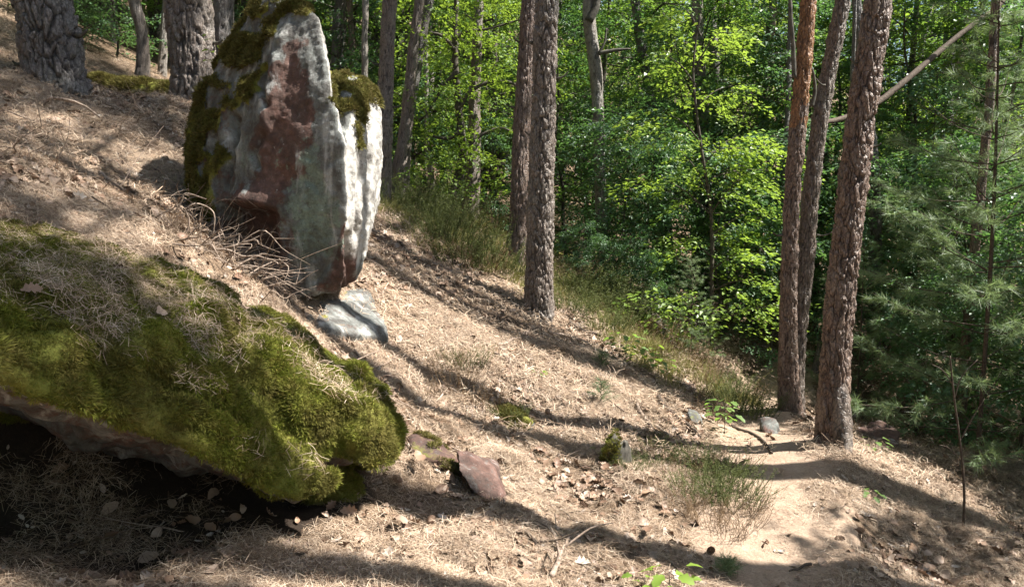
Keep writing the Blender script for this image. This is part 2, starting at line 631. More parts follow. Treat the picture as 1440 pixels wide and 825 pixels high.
def tz(x, y):
    x = np.asarray(x, float)
    y = np.asarray(y, float)
    z = tz_base(x, y)
    pd, pz_ = path_near(x, y)
    z = z + (pz_ - z) * 0.85 * (1 - sstep(0.24, 0.62, pd))
    k = 0.25 + 0.75 * sstep(0.25, 0.9, pd)
    q = np.stack([x, y, np.zeros_like(x)], -1)
    z = z + k * (0.06 * fbm(q * 1.3, 3, 3) + 0.034 * fbm(q * 5.0, 4, 9)) - 0.02 * (1 - sstep(0.1, 0.4, pd))
    for bx, by, bh, br in BUMPS:
        z = z + bh * np.exp(-((x - bx) ** 2 + (y - by) ** 2) / br ** 2)
    return z


def gz(x, y):
    return float(tz(np.array([x]), np.array([y]))[0])


def G(u, v, d0=1.5, d1=40.0):
    """where the ray through photo pixel (u, v) meets the ground"""
    d = np.geomspace(d0, d1, 500)
    p = np.array([P(u, v, q) for q in d])
    h = p[:, 2] - tz(p[:, 0], p[:, 1])
    k = np.argmax(h < 0)
    if h[k] >= 0:
        return p[-1]
    return p[k]


def tnormal(x, y, e=0.06):
    zx = (tz(x + e, y) - tz(x - e, y)) / (2 * e)
    zy = (tz(x, y + e) - tz(x, y - e)) / (2 * e)
    n = np.stack([-zx, -zy, np.ones_like(zx)], -1)
    return n / np.linalg.norm(n, axis=-1, keepdims=True)


# trunks listed here so that the ground can swell at their feet: name -> base point
def base_of(u, v, d):
    p = P(u, v, d)
    return p


BUMPS += [(*P(1172, 640, 5.4)[:2], 0.07, 0.45), (*P(1114, 600, 6.9)[:2], 0.06, 0.4), (*P(757, 455, 7.5)[:2], 0.06, 0.45),
          (*P(80, 140, 7.2)[:2], 0.10, 0.6), (*P(275, 155, 8.5)[:2], 0.08, 0.5)]


def axis(lo, hi, step, far_lo, far_hi, grow=1.16):
    a = list(np.arange(lo, hi, step))
    s, x = step, a[-1]
    while x < far_hi:
        s *= grow
        x += s
        a.append(x)
    s, x, pre = step, a[0], []
    while x > far_lo:
        s *= grow
        x -= s
        pre.append(x)
    return np.array(pre[::-1] + a)


XS = axis(-4.4, 4.6, 0.032, -190, 190)
YS = axis(2.0, 9.5, 0.032, -120, 210)
gx, gy = np.meshgrid(XS, YS)
gzz = tz(gx, gy)
lim = 26 + 0.0 * gx
gzz = np.where(gzz > 24, 24 + (gzz - 24) * 0.15, gzz)
gzz = np.where(gzz < -25, -25 + (gzz + 25) * 0.1, gzz)


def blob(x, y, pts):
    m = np.zeros(np.shape(x))
    for u, v, r in pts:
        g = G(u, v)
        m = np.maximum(m, np.exp(-((x - g[0]) ** 2 + (y - g[1]) ** 2) / r ** 2))
    return m


MOSSY = [(580, 300, 0.9), (640, 340, 1.0), (700, 370, 0.9), (830, 410, 0.9), (870, 440, 0.8), (900, 470, 0.7), (930, 500, 0.6), (740, 330, 1.2), (640, 310, 1.3), (1000, 540, .5)]


def mossy(x, y):
    return blob(x, y, MOSSY)


def hollow_shade(x, y):
    """bare soil in the hollow under the overhanging rock, darkened to paint its shade"""
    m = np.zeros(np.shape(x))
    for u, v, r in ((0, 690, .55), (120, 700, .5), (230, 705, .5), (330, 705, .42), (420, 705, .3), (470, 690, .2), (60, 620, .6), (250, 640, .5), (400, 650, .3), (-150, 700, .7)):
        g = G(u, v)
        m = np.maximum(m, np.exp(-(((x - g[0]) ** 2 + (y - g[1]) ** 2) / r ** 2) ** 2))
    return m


def grid_faces(ny, nx):
    i = np.arange(ny - 1)[:, None] * nx
    j = np.arange(nx - 1)[None]
    a = (i + j).ravel()
    return np.stack([a, a + 1, a + nx + 1, a + nx], 1)


V = np.stack([gx, gy, gzz], -1).reshape(-1, 3)
g_ = obj('ground', mesh_np('ground', V, grid_faces(len(YS), len(XS)), True, {'mossy': mossy(gx, gy).ravel(), 'hollow_shade': hollow_shade(gx, gy).ravel()}), M['ground'])
tag(g_, 'sloping forest floor covered in dry pine needles', kind='structure')

# the path: a sheet a few millimetres above the slope with a ragged edge that dips under it
n_l, n_w = 420, 36
c = resample(np.hstack([PATHPTS, np.zeros((len(PATHPTS), 1))]), n_l)[:, :2]
T = np.gradient(c, axis=0)
T /= np.linalg.norm(T, axis=1)[:, None]
Nn = np.stack([T[:, 1], -T[:, 0]], 1)
w = np.linspace(-1, 1, n_w)
half = 0.50 + 0.0 * c[:, 0]
px = c[:, None, 0] + Nn[:, None, 0] * w[None] * half[:, None]
py = c[:, None, 1] + Nn[:, None, 1] * w[None] * half[:, None]
edge = np.abs(w)[None] + 0.22 * fbm(np.stack([px, py, 0 * px], -1) * 4.0, 3, 31)
pz = tz(px, py) + 0.008 - 0.05 * sstep(0.7, 0.95, edge)
p_ = obj('path', mesh_np('path', np.stack([px, py, pz], -1).reshape(-1, 3), grid_faces(n_l, n_w)), M['path'])
tag(p_, 'narrow trodden footpath winding round the slope', kind='structure')


# ------------------------------------------------------------------ scattering as "stuff"
def scatter(name, label, pts, rots, scales, insts, parent=None, local=False):
    """one stuff object: small meshes set on points by geometry nodes. insts: hidden-from-nothing source meshes joined per variant"""
    k = len(insts)
    which = RNG.integers(0, k, len(pts))
    out = []
    for q in range(k):
        m = which == q
        me = mesh_np(name, pts[m], [], False, {'rot': rots[m], 'sc': scales[m]})
        out.append((me, insts[q]))
    return out


def gn_group(inst_meshes):
    """geometry node tree that instances one of the meshes on every vertex"""
    ng = bpy.data.node_groups.new('set_on_points', 'GeometryNodeTree')
    ng.interface.new_socket('Geometry', in_out='INPUT', socket_type='NodeSocketGeometry')
    ng.interface.new_socket('Geometry', in_out='OUTPUT', socket_type='NodeSocketGeometry')
    N = ng.nodes
    gi, go = N.new('NodeGroupInput'), N.new('NodeGroupOutput')
    iop = N.new('GeometryNodeInstanceOnPoints')
    ng.links.new(gi.outputs[0], iop.inputs['Points'])
    col = bpy.data.collections.new('scatter_sources')
    for me in inst_meshes:
        o = bpy.data.objects.new('scatter_source', me)
        col.objects.link(o)
    ci = N.new('GeometryNodeCollectionInfo')
    ci.inputs['Collection'].default_value = col
    ci.inputs['Separate Children'].default_value = True
    ci.inputs['Reset Children'].default_value = True
    ng.links.new(ci.outputs[0], iop.inputs['Instance'])
    iop.inputs['Pick Instance'].default_value = True
    for nm, ty, sock in (('which', 'INT', 'Instance Index'), ('rot', 'FLOAT_VECTOR', 'Rotation'), ('sc', 'FLOAT', 'Scale')):
        na = N.new('GeometryNodeInputNamedAttribute')
        na.data_type = ty
        na.inputs['Name'].default_value = nm
        out = next(o for o in na.outputs if o.enabled and o.name == 'Attribute')
        ng.links.new(out, iop.inputs[sock])
    ng.links.new(iop.outputs[0], go.inputs[0])
    return ng


def scatter_obj(name, label, pts, rots, scales, inst_meshes, parent=None, cat=None):
    me = mesh_np(name, pts, [], False, {'rot': rots, 'sc': scales})
    at = me.attributes.new('which', 'INT', 'POINT')
    at.data.foreach_set('value', RNG.integers(0, len(inst_meshes), len(pts)).astype(np.int32))
    o = obj(name, me, None, parent)
    md = o.modifiers.new('set_on_points', 'NODES')
    md.node_group = gn_group(inst_meshes)
    tag(o, label, cat, kind='stuff')
    return o


def rot_from_normals(nrm, spin=None):
    """Euler XYZ that turns +Z to the normal with a random spin"""
    n = len(nrm)
    spin = RNG.uniform(0, 2 * np.pi, n) if spin is None else spin
    h = np.stack([np.cos(spin), np.sin(spin), 0 * spin], 1)
    x = h - nrm * (h * nrm).sum(1)[:, None]
    x /= np.linalg.norm(x, axis=1)[:, None] + 1e-9
    y = np.cross(nrm, x)
    # matrix columns x, y, nrm
    r20, r21, r22 = x[:, 2], y[:, 2], nrm[:, 2]
    ry = -np.arcsin(np.clip(r20, -1, 1))
    rx = np.arctan2(r21, r22)
    rz = np.arctan2(x[:, 1], x[:, 0])
    return np.stack([rx, ry, rz], 1)


# ---- rocks -------------------------------------------------------------------------------
def hull_mesh(pieces, voxel, smooth_it=6):
    bm = bmesh.new()
    for pc in pieces:
        vs = [bm.verts.new(tuple(p)) for p in pc]
        r = bmesh.ops.convex_hull(bm, input=vs)
        dead = [g for g in r['geom_interior'] + r['geom_unused'] if isinstance(g, bmesh.types.BMVert)]
        bmesh.ops.delete(bm, geom=list(set(dead)), context='VERTS')
    bmesh.ops.recalc_face_normals(bm, faces=bm.faces)
    me = bpy.data.meshes.new('hull')
    bm.to_mesh(me)
    bm.free()
    o = bpy.data.objects.new('hull', me)
    COL.objects.link(o)
    md = o.modifiers.new('r', 'REMESH')
    md.mode = 'VOXEL'
    md.voxel_size = voxel
    md.adaptivity = 0
    sm = o.modifiers.new('s', 'SMOOTH')
    sm.factor = 0.5
    sm.iterations = smooth_it
    dg = bpy.context.evaluated_depsgraph_get()
    dg.update()
    ev = o.evaluated_get(dg)
    m2 = bpy.data.meshes.new_from_object(ev)
    bpy.data.objects.remove(o)
    return m2


def get_v(me):
    V = np.empty(len(me.vertices) * 3, np.float32)
    me.vertices.foreach_get('co', V)
    Nn = np.empty(len(me.vertices) * 3, np.float32)
    me.vertex_normals.foreach_get('vector', Nn)
    return V.reshape(-1, 3).astype(float), Nn.reshape(-1, 3).astype(float)


def set_v(me, V):
    me.vertices.foreach_set('co', V.astype(np.float32).ravel())
    me.polygons.foreach_set('use_smooth', np.ones(len(me.polygons), bool))
    me.update()


def set_mask(me, m, pale=None):
    at = me.attributes.new('mask', 'FLOAT_VECTOR', 'POINT')
    at.data.foreach_set('vector', m.astype(np.float32).ravel())
    if pale is not None:
        ap = me.attributes.new('pale', 'FLOAT', 'POINT')
        ap.data.foreach_set('value', pale.astype(np.float32))


def polyd(u, v, pts):
    d = np.full(u.shape, 1e9)
    for (ax, ay), (bx, by) in zip(pts[:-1], pts[1:]):
        dx, dy = bx - ax, by - ay
        t = np.clip(((u - ax) * dx + (v - ay) * dy) / (dx * dx + dy * dy), 0, 1)
        d = np.minimum(d, np.hypot(u - ax - t * dx, v - ay - t * dy))
    return d


def inside(u, v, poly):
    r = np.zeros(u.shape, bool)
    n = len(poly)
    for i in range(n):
        (x1, y1), (x2, y2) = poly[i], poly[(i + 1) % n]
        c = ((y1 > v) != (y2 > v)) & (u < (x2 - x1) * (v - y1) / (y2 - y1 + 1e-9) + x1)
        r ^= c
    return r


def soft_poly(u, v, poly, w):
    d = polyd(u, v, poly + [poly[0]])
    return np.clip(np.where(inside(u, v, poly), 0.5 + d / w, 0.5 - d / w), 0, 1)


def PP(lst):
    return [P(*q) for q in lst]


def moss_tuft(seed, h, r, nb, w):
    g = np.random.default_rng(seed)
    a = Acc()
    for _ in range(nb):
        rr = r * math.sqrt(g.random())
        th = g.uniform(0, 6.283)
        b = np.array([rr * math.cos(th), rr * math.sin(th), -0.002])
        lean = np.array([math.cos(th), math.sin(th), 0]) * g.uniform(0.1, 0.9) * h
        hh = h * g.uniform(0.5, 1.0) * (1 - 0.4 * rr / r)
        s = g.uniform(0, 6.283)
        side = np.array([math.cos(s), math.sin(s), 0]) * w
        a.add([b - side, b + side, b + lean * 0.5 + [0, 0, hh * 0.6] + side * 0.8, b + lean + [0, 0, hh]], [[0, 1, 2], [0, 2, 3]], g.uniform(0.2, 1) )
    me = a.mesh('moss_tuft', False)
    return me


MOSS_T = [moss_tuft(s, 0.020, 0.016, 22, 0.0016) for s in range(4)]
for m_ in MOSS_T:
    m_.materials.append(M['moss'])
MOSS_O = [moss_tuft(s + 9, 0.026, 0.024, 22, 0.0026) for s in range(4)]
for m_ in MOSS_O:
    m_.materials.append(M['moss_olive'])


def moss_cover(name, label, me, thr, n, tufts, parent, smin=0.6, smax=1.4):
    V, Nn = get_v(me)
    at = me.attributes['mask']
    a = np.empty(len(V) * 3, np.float32)
    at.data.foreach_get('vector', a)
    m = a.reshape(-1, 3)[:, 2]
    jit = fbm(V * 9, 3, 77) * 0.35
    idx = np.where(m + jit > thr)[0]
    if len(idx) == 0:
        return
    idx = RNG.choice(idx, n)
    p = V[idx] + RNG.normal(0, 0.006, (n, 3))
    nn = Nn[idx] + np.array([0, 0, 0.35])
    nn /= np.linalg.norm(nn, axis=1)[:, None]
    return scatter_obj(name, label, p, rot_from_normals(nn), RNG.uniform(smin, smax, n) * (1 + 0.55 * fbm(p * 8, 2, 14)), tufts, parent)


# the big leaning boulder
bA = PP([(380, -6, 5.85), (428, 2, 5.75), (447, 26, 5.60), (454, 66, 5.56), (365, 2, 6.2), (405, -6, 6.25), (461, 112, 5.46), (482, 205, 5.38), (487, 300, 5.38), (485, 385, 5.46),
         (472, 412, 5.55), (400, 45, 5.66), (368, 140, 5.58), (350, 210, 5.53), (264, 180, 5.95), (268, 255, 5.85), (282, 335, 5.70), (325, 400, 5.60), (345, 290, 5.50), (440, 290, 5.46), (430, 180, 5.51),
         (298, 108, 6.0), (332, 52, 6.0), (345, 412, 5.58), (420, 418, 5.55), (285, 250, 6.75), (350, 50, 6.6), (475, 250, 6.55), (475, 380, 6.4), (340, 400, 6.4), (440, 60, 6.3)])
bB = PP([(457, 114, 5.9), (500, 109, 6.1), (526, 127, 6.05), (538, 165, 6.0), (541, 210, 5.95), (535, 280, 5.88), (522, 330, 5.84), (507, 380, 5.8), (492, 404, 5.8),
         (470, 250, 5.52), (484, 190, 5.50), (489, 300, 5.47), (484, 385, 5.60), (465, 404, 5.75), (462, 118, 6.8), (515, 132, 6.8), (532, 280, 6.6), (485, 392, 6.4), (495, 128, 5.75)])
me = hull_mesh([bA, bB], 0.0135, 5)
V, Nn = get_v(me)
u, v = project(V)
front = sstep(-0.05, 0.5, -Nn[:, 1])
rdg = 1 - np.abs(fbm(V * np.array([3.2, 3.2, 1.3]), 3, 2))
fv1, fv2, fcid = voro(V * np.array([3.0, 3.0, 1.5]) + 0.3 * fbm(V * 3, 2, 6)[:, None], 19)
disp = 0.022 * fbm(V * 2.2, 3, 1) + 0.020 * (fcid - 0.5) * sstep(0.0, 0.12, fv2 - fv1) + 0.016 * (rdg - 0.7) + 0.010 * fbm(V * 9, 3, 5) + 0.006 * fbm(V * 28, 3, 8) + 0.003 * fbm(V * 70, 2, 9)
# undercut below the ledge
wob = 14 * fbm(V * 3, 3, 12)
under = sstep(284, 306, v + 0.4 * wob - 0.12 * (u - 350)) * (1 - sstep(345, 392, v)) * sstep(292, 318, u) * (1 - sstep(372, 402, u + wob))
disp -= 0.20 * under * front
disp += 0.09 * np.exp(-((v - 285) / 22) ** 2 - ((u - 352) / 32) ** 2) * front
disp += 0.05 * np.exp(-((u - 378 + 0.22 * (v - 150)) / 14) ** 2) * front * (1 - sstep(180, 260, v)) * sstep(20, 60, v)
for pl, dep, wd in (([(332, 165), (322, 215), (312, 260), (300, 345)], 0.08, 4.5), ([(305, 165), (293, 230), (287, 300)], 0.05, 4), ([(375, 95), (368, 125), (378, 150)], 0.05, 5),
                    ([(462, 40), (468, 130), (488, 190)], 0.03, 5), ([(505, 150), (507, 240), (497, 330)], 0.025, 3.5), ([(520, 160), (522, 260), (510, 330)], 0.03, 3.0), ([(486, 330), (492, 400)], 0.04, 4),
                    ([(372, 190), (355, 215), (362, 232)], 0.05, 5), ([(445, 395), (470, 360), (480, 345)], 0.02, 3)):
    dd = polyd(u + 3 * fbm(V * 9, 2, 44), v, pl)
    disp -= dep * np.exp(-(dd / wd) ** 2) * sstep(-0.6, 0.1, -Nn[:, 1] + 0.2)
# strata: vertical weathering ribs on the left flank
disp += 0.012 * np.sin(u * 0.35 + 3 * fbm(V * 2, 2, 61)) * (1 - sstep(300, 345, u)) * sstep(150, 230, v)
f1, f2, _ = voro(V * 34 + 0.5 * fbm(V * 20, 2, 4)[:, None], 3)
pit = (1 - sstep(0.08, 0.34, f1)) * sstep(0.05, 0.3, vnoise(V * 5, 91))
disp -= 0.009 * pit
moss_m = soft_poly(u + 9 * fbm(V * 7, 3, 21), v + 9 * fbm(V * 7, 3, 22), [(240, 260), (240, 60), (360, -40), (440, -30), (436, 26), (404, 14), (388, 40), (376, 96), (352, 150), (333, 140), (322, 190), (318, 220), (296, 250), (290, 330), (262, 330)], 16)
moss_m = np.maximum(moss_m, soft_poly(u + 6 * fbm(V * 8, 3, 25), v, [(458, 100), (535, 100), (541, 150), (520, 140), (514, 175), (508, 208), (497, 206), (486, 165), (470, 150)], 12))
moss_m = np.maximum(moss_m, sstep(0.55, 0.85, Nn[:, 2]) * sstep(0, 1, V[:, 1] - 5.7))
moss_m *= 1 - 0.8 * (sstep(0.15, 0.35, fbm(V * 6, 3, 28)))
disp += 0.022 * sstep(0.4, 0.7, moss_m) * (1 + 0.6 * fbm(V * 14, 2, 33))
V2 = V + Nn * disp[:, None]
set_v(me, V2)
red = soft_poly(u + 20 * fbm(V * 5, 5, 50, 0.65), v + 20 * fbm(V * 5, 4, 66, 0.65), [(398, 72), (428, 70), (442, 130), (435, 180), (424, 250), (400, 280), (396, 330), (390, 410), (290, 410), (290, 310), (330, 296), (345, 235), (370, 170), (385, 110)], 26)
red = np.maximum(red, 0.42 * (1 - sstep(318, 345, u)))
red = np.maximum(red, 0.5 * sstep(300, 330, v) * (1 - sstep(420, 450, u)))
red = np.maximum(red, 0.85 * soft_poly(u + 8 * fbm(V * 4, 3, 51), v, [(478, 320), (500, 270), (512, 330), (500, 410), (430, 415), (460, 380)], 16))
lic = 0.78 * soft_poly(u + 22 * fbm(V * 5, 4, 52, 0.65), v + 14 * fbm(V * 4, 3, 54), [(408, 220), (440, 190), (470, 230), (478, 290), (470, 350), (440, 390), (420, 350), (400, 290)], 30)
lic = np.maximum(lic, 0.45 * soft_poly(u, v + 12 * fbm(V * 4, 3, 53), [(330, 190), (350, 185), (372, 215), (360, 250), (330, 255)], 14))
lic = np.maximum(lic, 0.36 * sstep(330, 400, v) * (u < 470))
lic = np.maximum(lic, 0.5 * soft_poly(u, v, [(505, 215), (524, 215), (516, 320), (500, 320)], 12))
lic = np.maximum(lic, 0.22)
pale = sstep(0.62, 0.86, Nn[:, 0]) * (1 - sstep(340, 390, v)) * 0.9  # sunlight painted as whiter colour on faces turned to the sun
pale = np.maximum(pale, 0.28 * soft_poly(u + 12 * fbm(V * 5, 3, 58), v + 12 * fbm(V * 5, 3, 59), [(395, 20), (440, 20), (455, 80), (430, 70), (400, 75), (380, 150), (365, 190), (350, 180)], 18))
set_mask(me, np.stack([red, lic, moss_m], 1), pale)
boulder = obj('boulder', me, M['rock'])
tag(boulder, 'huge upright sandstone boulder, red and grey, with moss down its left edge', 'boulder')
moss_cover('moss', None, me, 0.62, 17000, MOSS_O, boulder, 0.5, 1.2)

# the grey slab under the boulder
sl = PP([(375, 418, 5.95), (470, 400, 6.5), (520, 403, 6.4), (546, 458, 5.85), (547, 474, 5.78), (505, 470, 5.5), (440, 457, 5.2), (375, 437, 5.3),
         (380, 450, 6.0), (520, 450, 6.4), (546, 488, 5.8), (500, 490, 5.55), (440, 482, 5.25), (380, 460, 5.35)])
me = hull_mesh([sl], 0.014, 4)
V, Nn = get_v(me)
u, v = project(V)
V2 = V + Nn * (0.018 * fbm(V * 4, 3, 71) + 0.006 * fbm(V * 18, 3, 72) - 0.03 * np.exp(-(polyd(u, v, [(425, 428), (445, 440), (440, 470)]) / 3) ** 2))[:, None]
set_v(me, V2)
set_mask(me, np.stack([0.3 + 0 * u, 0.12 + 0 * u, 0.62 * np.exp(-(((u - 480) / 14) ** 2 + ((v - 410) / 6) ** 2)) + 0.5 * np.exp(-(((u - 455) / 14) ** 2 + ((v - 442) / 7) ** 2))], 1), 0.12 * sstep(0.5, 0.9, Nn[:, 2]))  # last mask whitens the slab's upper side, sunlight put into its colour
slab = obj('rock_slab', me, M['rock'])
tag(slab, 'flat grey rock slab lying under the foot of the huge boulder', 'rock')

# the mossy overhanging rock in the foreground
mA = PP([(-260, 300, 3.75), (0, 322, 3.75), (150, 345, 3.85), (300, 400, 3.95), (390, 475, 3.85), (440, 560, 3.7), (466, 640, 3.35), (470, 672, 3.2), (452, 690, 3.12), (405, 694, 3.02),
         (340, 672, 2.85), (190, 605, 2.55), (100, 556, 2.40), (0, 520, 2.25), (-260, 430, 1.95), (-260, 350, 2.6), (60, 400, 2.7), (250, 500, 2.82), (380, 600, 3.0),
         (-260, 500, 3.7), (200, 560, 4.1), (420, 640, 3.85), (0, 545, 2.7), (340, 680, 3.2)])
mB = PP([(270, 385, 4.05), (420, 470, 4.1), (500, 530, 4.0), (538, 562, 3.9), (558, 596, 3.78), (563, 622, 3.68), (556, 646, 3.55), (520, 654, 3.45), (462, 650, 3.32), (420, 610, 3.22), (370, 540, 3.25),
         (330, 480, 3.4), (480, 560, 3.35), (520, 590, 3.45), (500, 660, 3.9), (400, 640, 4.1)])
mC = PP([(440, 640, 3.6), (505, 650, 3.7), (500, 700, 3.75), (450, 720, 3.6), (500, 640, 4.1), (490, 720, 4.1), (400, 640, 4.1), (400, 730, 4.1)])
me = hull_mesh([mA, mB, mC], 0.0125, 9)
V, Nn = get_v(me)
u, v = project(V)
up = sstep(-0.92, -0.4, Nn[:, 2] + 0.25 * fbm(V * 6, 2, 115))
disp = 0.035 * fbm(V * 2.4, 3, 101) + 0.015 * fbm(V * 7, 3, 102)
f1, f2, _ = voro(V * 5.5 + 0.25 * fbm(V * 6, 2, 5)[:, None], 104)
cush = 1 - sstep(0.0, 0.75, f1)
g1, g2, _ = voro(V * 17, 105)
up = np.maximum(up, sstep(455, 480, u) * sstep(-0.75, -0.45, Nn[:, 2]))
moss_m = up * (1 - 0.3 * sstep(0.35, 0.6, fbm(V * 5, 2, 107)))
disp += moss_m * (0.06 * cush + 0.010 * (1 - sstep(0, 0.8, g1)))
disp -= 0.10 * np.exp(-(polyd(u + 4 * fbm(V * 8, 2, 108), v, [(300, 500), (345, 540), (392, 588), (425, 628), (462, 652), (505, 662)]) / 9) ** 2) * up
disp -= 0.05 * np.exp(-(polyd(u + 4 * fbm(V * 8, 2, 109), v, [(120, 430), (180, 510), (290, 560), (330, 590)]) / 8) ** 2)
disp -= (1 - up) * (0.05 * fbm(V * 3.5, 3, 110) + 0.02 * fbm(V * 14, 2, 111))
V2 = V + Nn * disp[:, None]
set_v(me, V2)
bare = soft_poly(u + 20 * fbm(V * 5, 3, 116), v + 20 * fbm(V * 5, 3, 117), [(-200, 300), (60, 330), (200, 355), (270, 395), (240, 470), (130, 450), (30, 400), (-200, 380)], 40)
set_mask(me, np.stack([0.45 + 0 * u, -0.2 + 0 * u, moss_m + 0.1], 1))
mossrock = obj('mossy_rock', me, M['rock'])
tag(mossrock, 'wide moss-covered rock overhanging a dark hollow, its tip in the sun', 'rock')
moss_cover('moss', None, me, 0.6, 90000, MOSS_T, mossrock, 0.45, 1.15)
MR_V, MR_N = get_v(me)
MR_M = moss_m


def rock(name, label, pts, red=0.4, lich=0.3, mossf=0.0, voxel=0.02, nm=0, cat='rock', rough=1.0, group=None):
    me = hull_mesh([pts], voxel, 5)
    V, Nn = get_v(me)
    V2 = V + Nn * (rough * (0.03 * fbm(V * 4, 3, len(label)) + 0.01 * fbm(V * 16, 3, 3)))[:, None]
    set_v(me, V2)
    mm = mossf * sstep(0.1, 0.6, Nn[:, 2])
    set_mask(me, np.stack([red + 0 * mm, lich + 0 * mm, mm], 1))
    o = obj(name, me, M['rock'])
    tag(o, label, cat, group)
    if nm:
        moss_cover('moss', None, me, 0.5, nm, MOSS_O, o, 0.5, 1.0)
    return o


def lump(c, rx, ry, rz, n=16, seed=0):
    g = np.random.default_rng(seed)
    d = g.normal(size=(n, 3))
    d /= np.linalg.norm(d, axis=1)[:, None]
    return [np.array(c) + q * np.array([rx, ry, rz]) * g.uniform(0.8, 1.05) for q in d]


# further rocks
def RG(foot, lst):
    d = G(*foot)[1]
    return [P(u_, v_, d + q) for u_, v_, q in lst]


rock('rock', 'brown half-buried rock with a shaded hollow just right of the mossy overhang',
     RG((620, 668), [(575, 612, 0.3), (600, 608, 0.35), (650, 645, 0.2), (660, 672, 0.0), (600, 640, 0.12), (578, 632, 0.15), (590, 660, 0.1), (645, 692, 0.1), (640, 640, 0.5), (580, 690, 0.5), (630, 655, 0.02)]), 0.8, -0.2, 0.4, 0.012, 200)
rock('rock', 'small grey rock with moss on its back beside the shaded hollow',
     RG((680, 705), [(642, 632, 0.2), (668, 640, 0.2), (696, 668, 0.1), (706, 702, 0.0), (690, 715, -0.04), (665, 692, -0.06), (643, 658, 0.0), (696, 650, 0.4), (650, 710, 0.3), (700, 722, 0.4)]), 0.75, -0.3, 0.3, 0.01, 0)
rock('rock', 'low rock edge with grass and moss below the big middle pine',
     RG((728, 610), [(696, 575, 0.2), (725, 572, 0.2), (748, 596, 0.1), (738, 612, 0.0), (712, 603, -0.02), (705, 620, 0.3), (745, 625, 0.3)]), 0.2, 0.3, 0.7, 0.012, 500)
rock('rock', 'grey rock at the bend of the path beside the twin pine',
     RG((1085, 612), [(1070, 588, 0.2), (1090, 585, 0.2), (1098, 602, 0.1), (1092, 614, 0.0), (1073, 614, 0.0), (1075, 618, 0.3), (1095, 618, 0.3)]), 0.45, 0.0, 0.2, 0.015)
rock('rock', 'narrow grey rock edge in the bank above the path',
     RG((988, 602), [(966, 572, 0.2), (982, 574, 0.2), (997, 600, 0.05), (990, 606, 0.0), (970, 590, 0.0), (985, 612, 0.3)]), 0.3, 0.0, 0.4, 0.012)
rock('rock', 'red-brown rock half hidden in the leaves behind the leaning pine',
     RG((1235, 632), [(1203, 598, 0.4), (1235, 590, 0.5), (1266, 606, 0.3), (1266, 627, 0.1), (1230, 634, 0.0), (1203, 626, 0.1), (1240, 634, 0.6)]), 0.8, 0.1, 0.1, 0.02)
for k, (lb, uu, vv, dd, s) in enumerate((('grey stone wedged at the back of the dark hollow', 330, 705, 3.55, 0.2), ('rounded stone under the tip of the mossy overhang', 395, 715, 3.5, 0.13),
                                          ('dark rock block deep inside the hollow', 210, 690, 3.9, 0.2))):
    rock('rock', lb, lump(P(uu, vv, dd + 0.25), s * 1.3, s, s * 0.7, 16, k + 3), 0.95, -0.4, 0.0, 0.016)

# ------------------------------------------------------------------ trunks
def bark_trunk(name, pts, k, step, amp, cell, parent, mat, seed=0, flare=0.35, roots=5, mat_top=None, aspect=0.38):
    """pts rows (x y z r) in world; the mesh is stored relative to the parent's base"""
    pts = np.asarray(pts, float)
    length = np.sqrt(((pts[1:, :3] - pts[:-1, :3]) ** 2).sum(1)).sum()
    n = max(int(length / step), 12)
    s = resample(pts, n)
    c, r = s[:, :3], s[:, 3]
    T, N, B = frames(c)
    th = np.linspace(0, 2 * np.pi, k, endpoint=False)
    dirs = np.cos(th)[None, :, None] * N[:, None] + np.sin(th)[None, :, None] * B[:, None]
    h = np.linspace(0, length, n)
    rr = r[:, None] * np.ones(k)[None]
    ph = seed * 1.7
    lobes = (0.5 + 0.5 * np.cos(roots * th + ph + 0.8 * np.sin(2 * th + ph))) ** 1.5
    rr = rr * (1 + flare * np.exp(-h / 0.22)[:, None] * (0.25 + 1.1 * lobes[None]))
    rr = rr * (1 + 0.035 * np.sin(3 * th + ph)[None] + 0.03 * vnoise(np.stack([h * 1.5, 0 * h, 0 * h], 1), seed)[:, None])
    S = c[:, None] + rr[..., None] * dirs
    q = S.copy()
    q[..., 2] *= aspect
    q = q / cell + 0.75 * np.stack([fbm(q / cell * 0.9 + a, 2, seed) for a in (1, 5, 9)], -1)
    f1, f2, cid = voro(q, seed)
    e1 = sstep(0.0, 0.16, f2 - f1)
    g1, g2, cid2 = voro(q * np.array([2.3, 2.3, 1.6]) + 3.1, seed + 5)
    e2 = sstep(0.0, 0.22, g2 - g1)
    fine = fbm(S * np.array([70, 70, 30]), 3, seed + 4)
    e = e1 * (0.55 + 0.45 * e2)
    d = amp * (e1 * (0.45 + 0.75 * cid) + 0.30 * e2 * (0.4 + cid2) - 1.25) + np.minimum(amp, 0.018) * 0.40 * fine
    cid = np.clip(0.5 * cid + 0.5 * cid2, 0, 1)
    # plates curl a little at their lower edge
    S = S + d[..., None] * dirs
    V = S.reshape(-1, 3)
    i = np.arange(n - 1)[:, None] * k
    j = np.arange(k)[None]
    a = (i + j).ravel()
    b = (i + (j + 1) % k).ravel()
    Fq = np.stack([a, b, b + k, a + k], 1)
    org = np.array(parent.location) if parent else np.zeros(3)
    me = mesh_np(name, V - org, Fq, True, {'var': e.ravel(), 'cell': cid.ravel()})
    me.materials.append(mat)
    if mat_top is not None:
        hh, m2 = mat_top
        me.materials.append(m2)
        fi = np.repeat((h[:-1] > hh), k)
        nz = _hash(np.arange(len(fi)) // (k * 0 + 7), np.arange(len(fi)) % k // 5, np.zeros(len(fi), int), 3)
        hm = np.repeat(h[:-1], k) + 0.5 * (vnoise(V[Fq[:, 0]] * 9, 8))
        me.polygons.foreach_set('material_index', (hm > hh).astype(np.int32))
    return obj(name, me, None, parent)


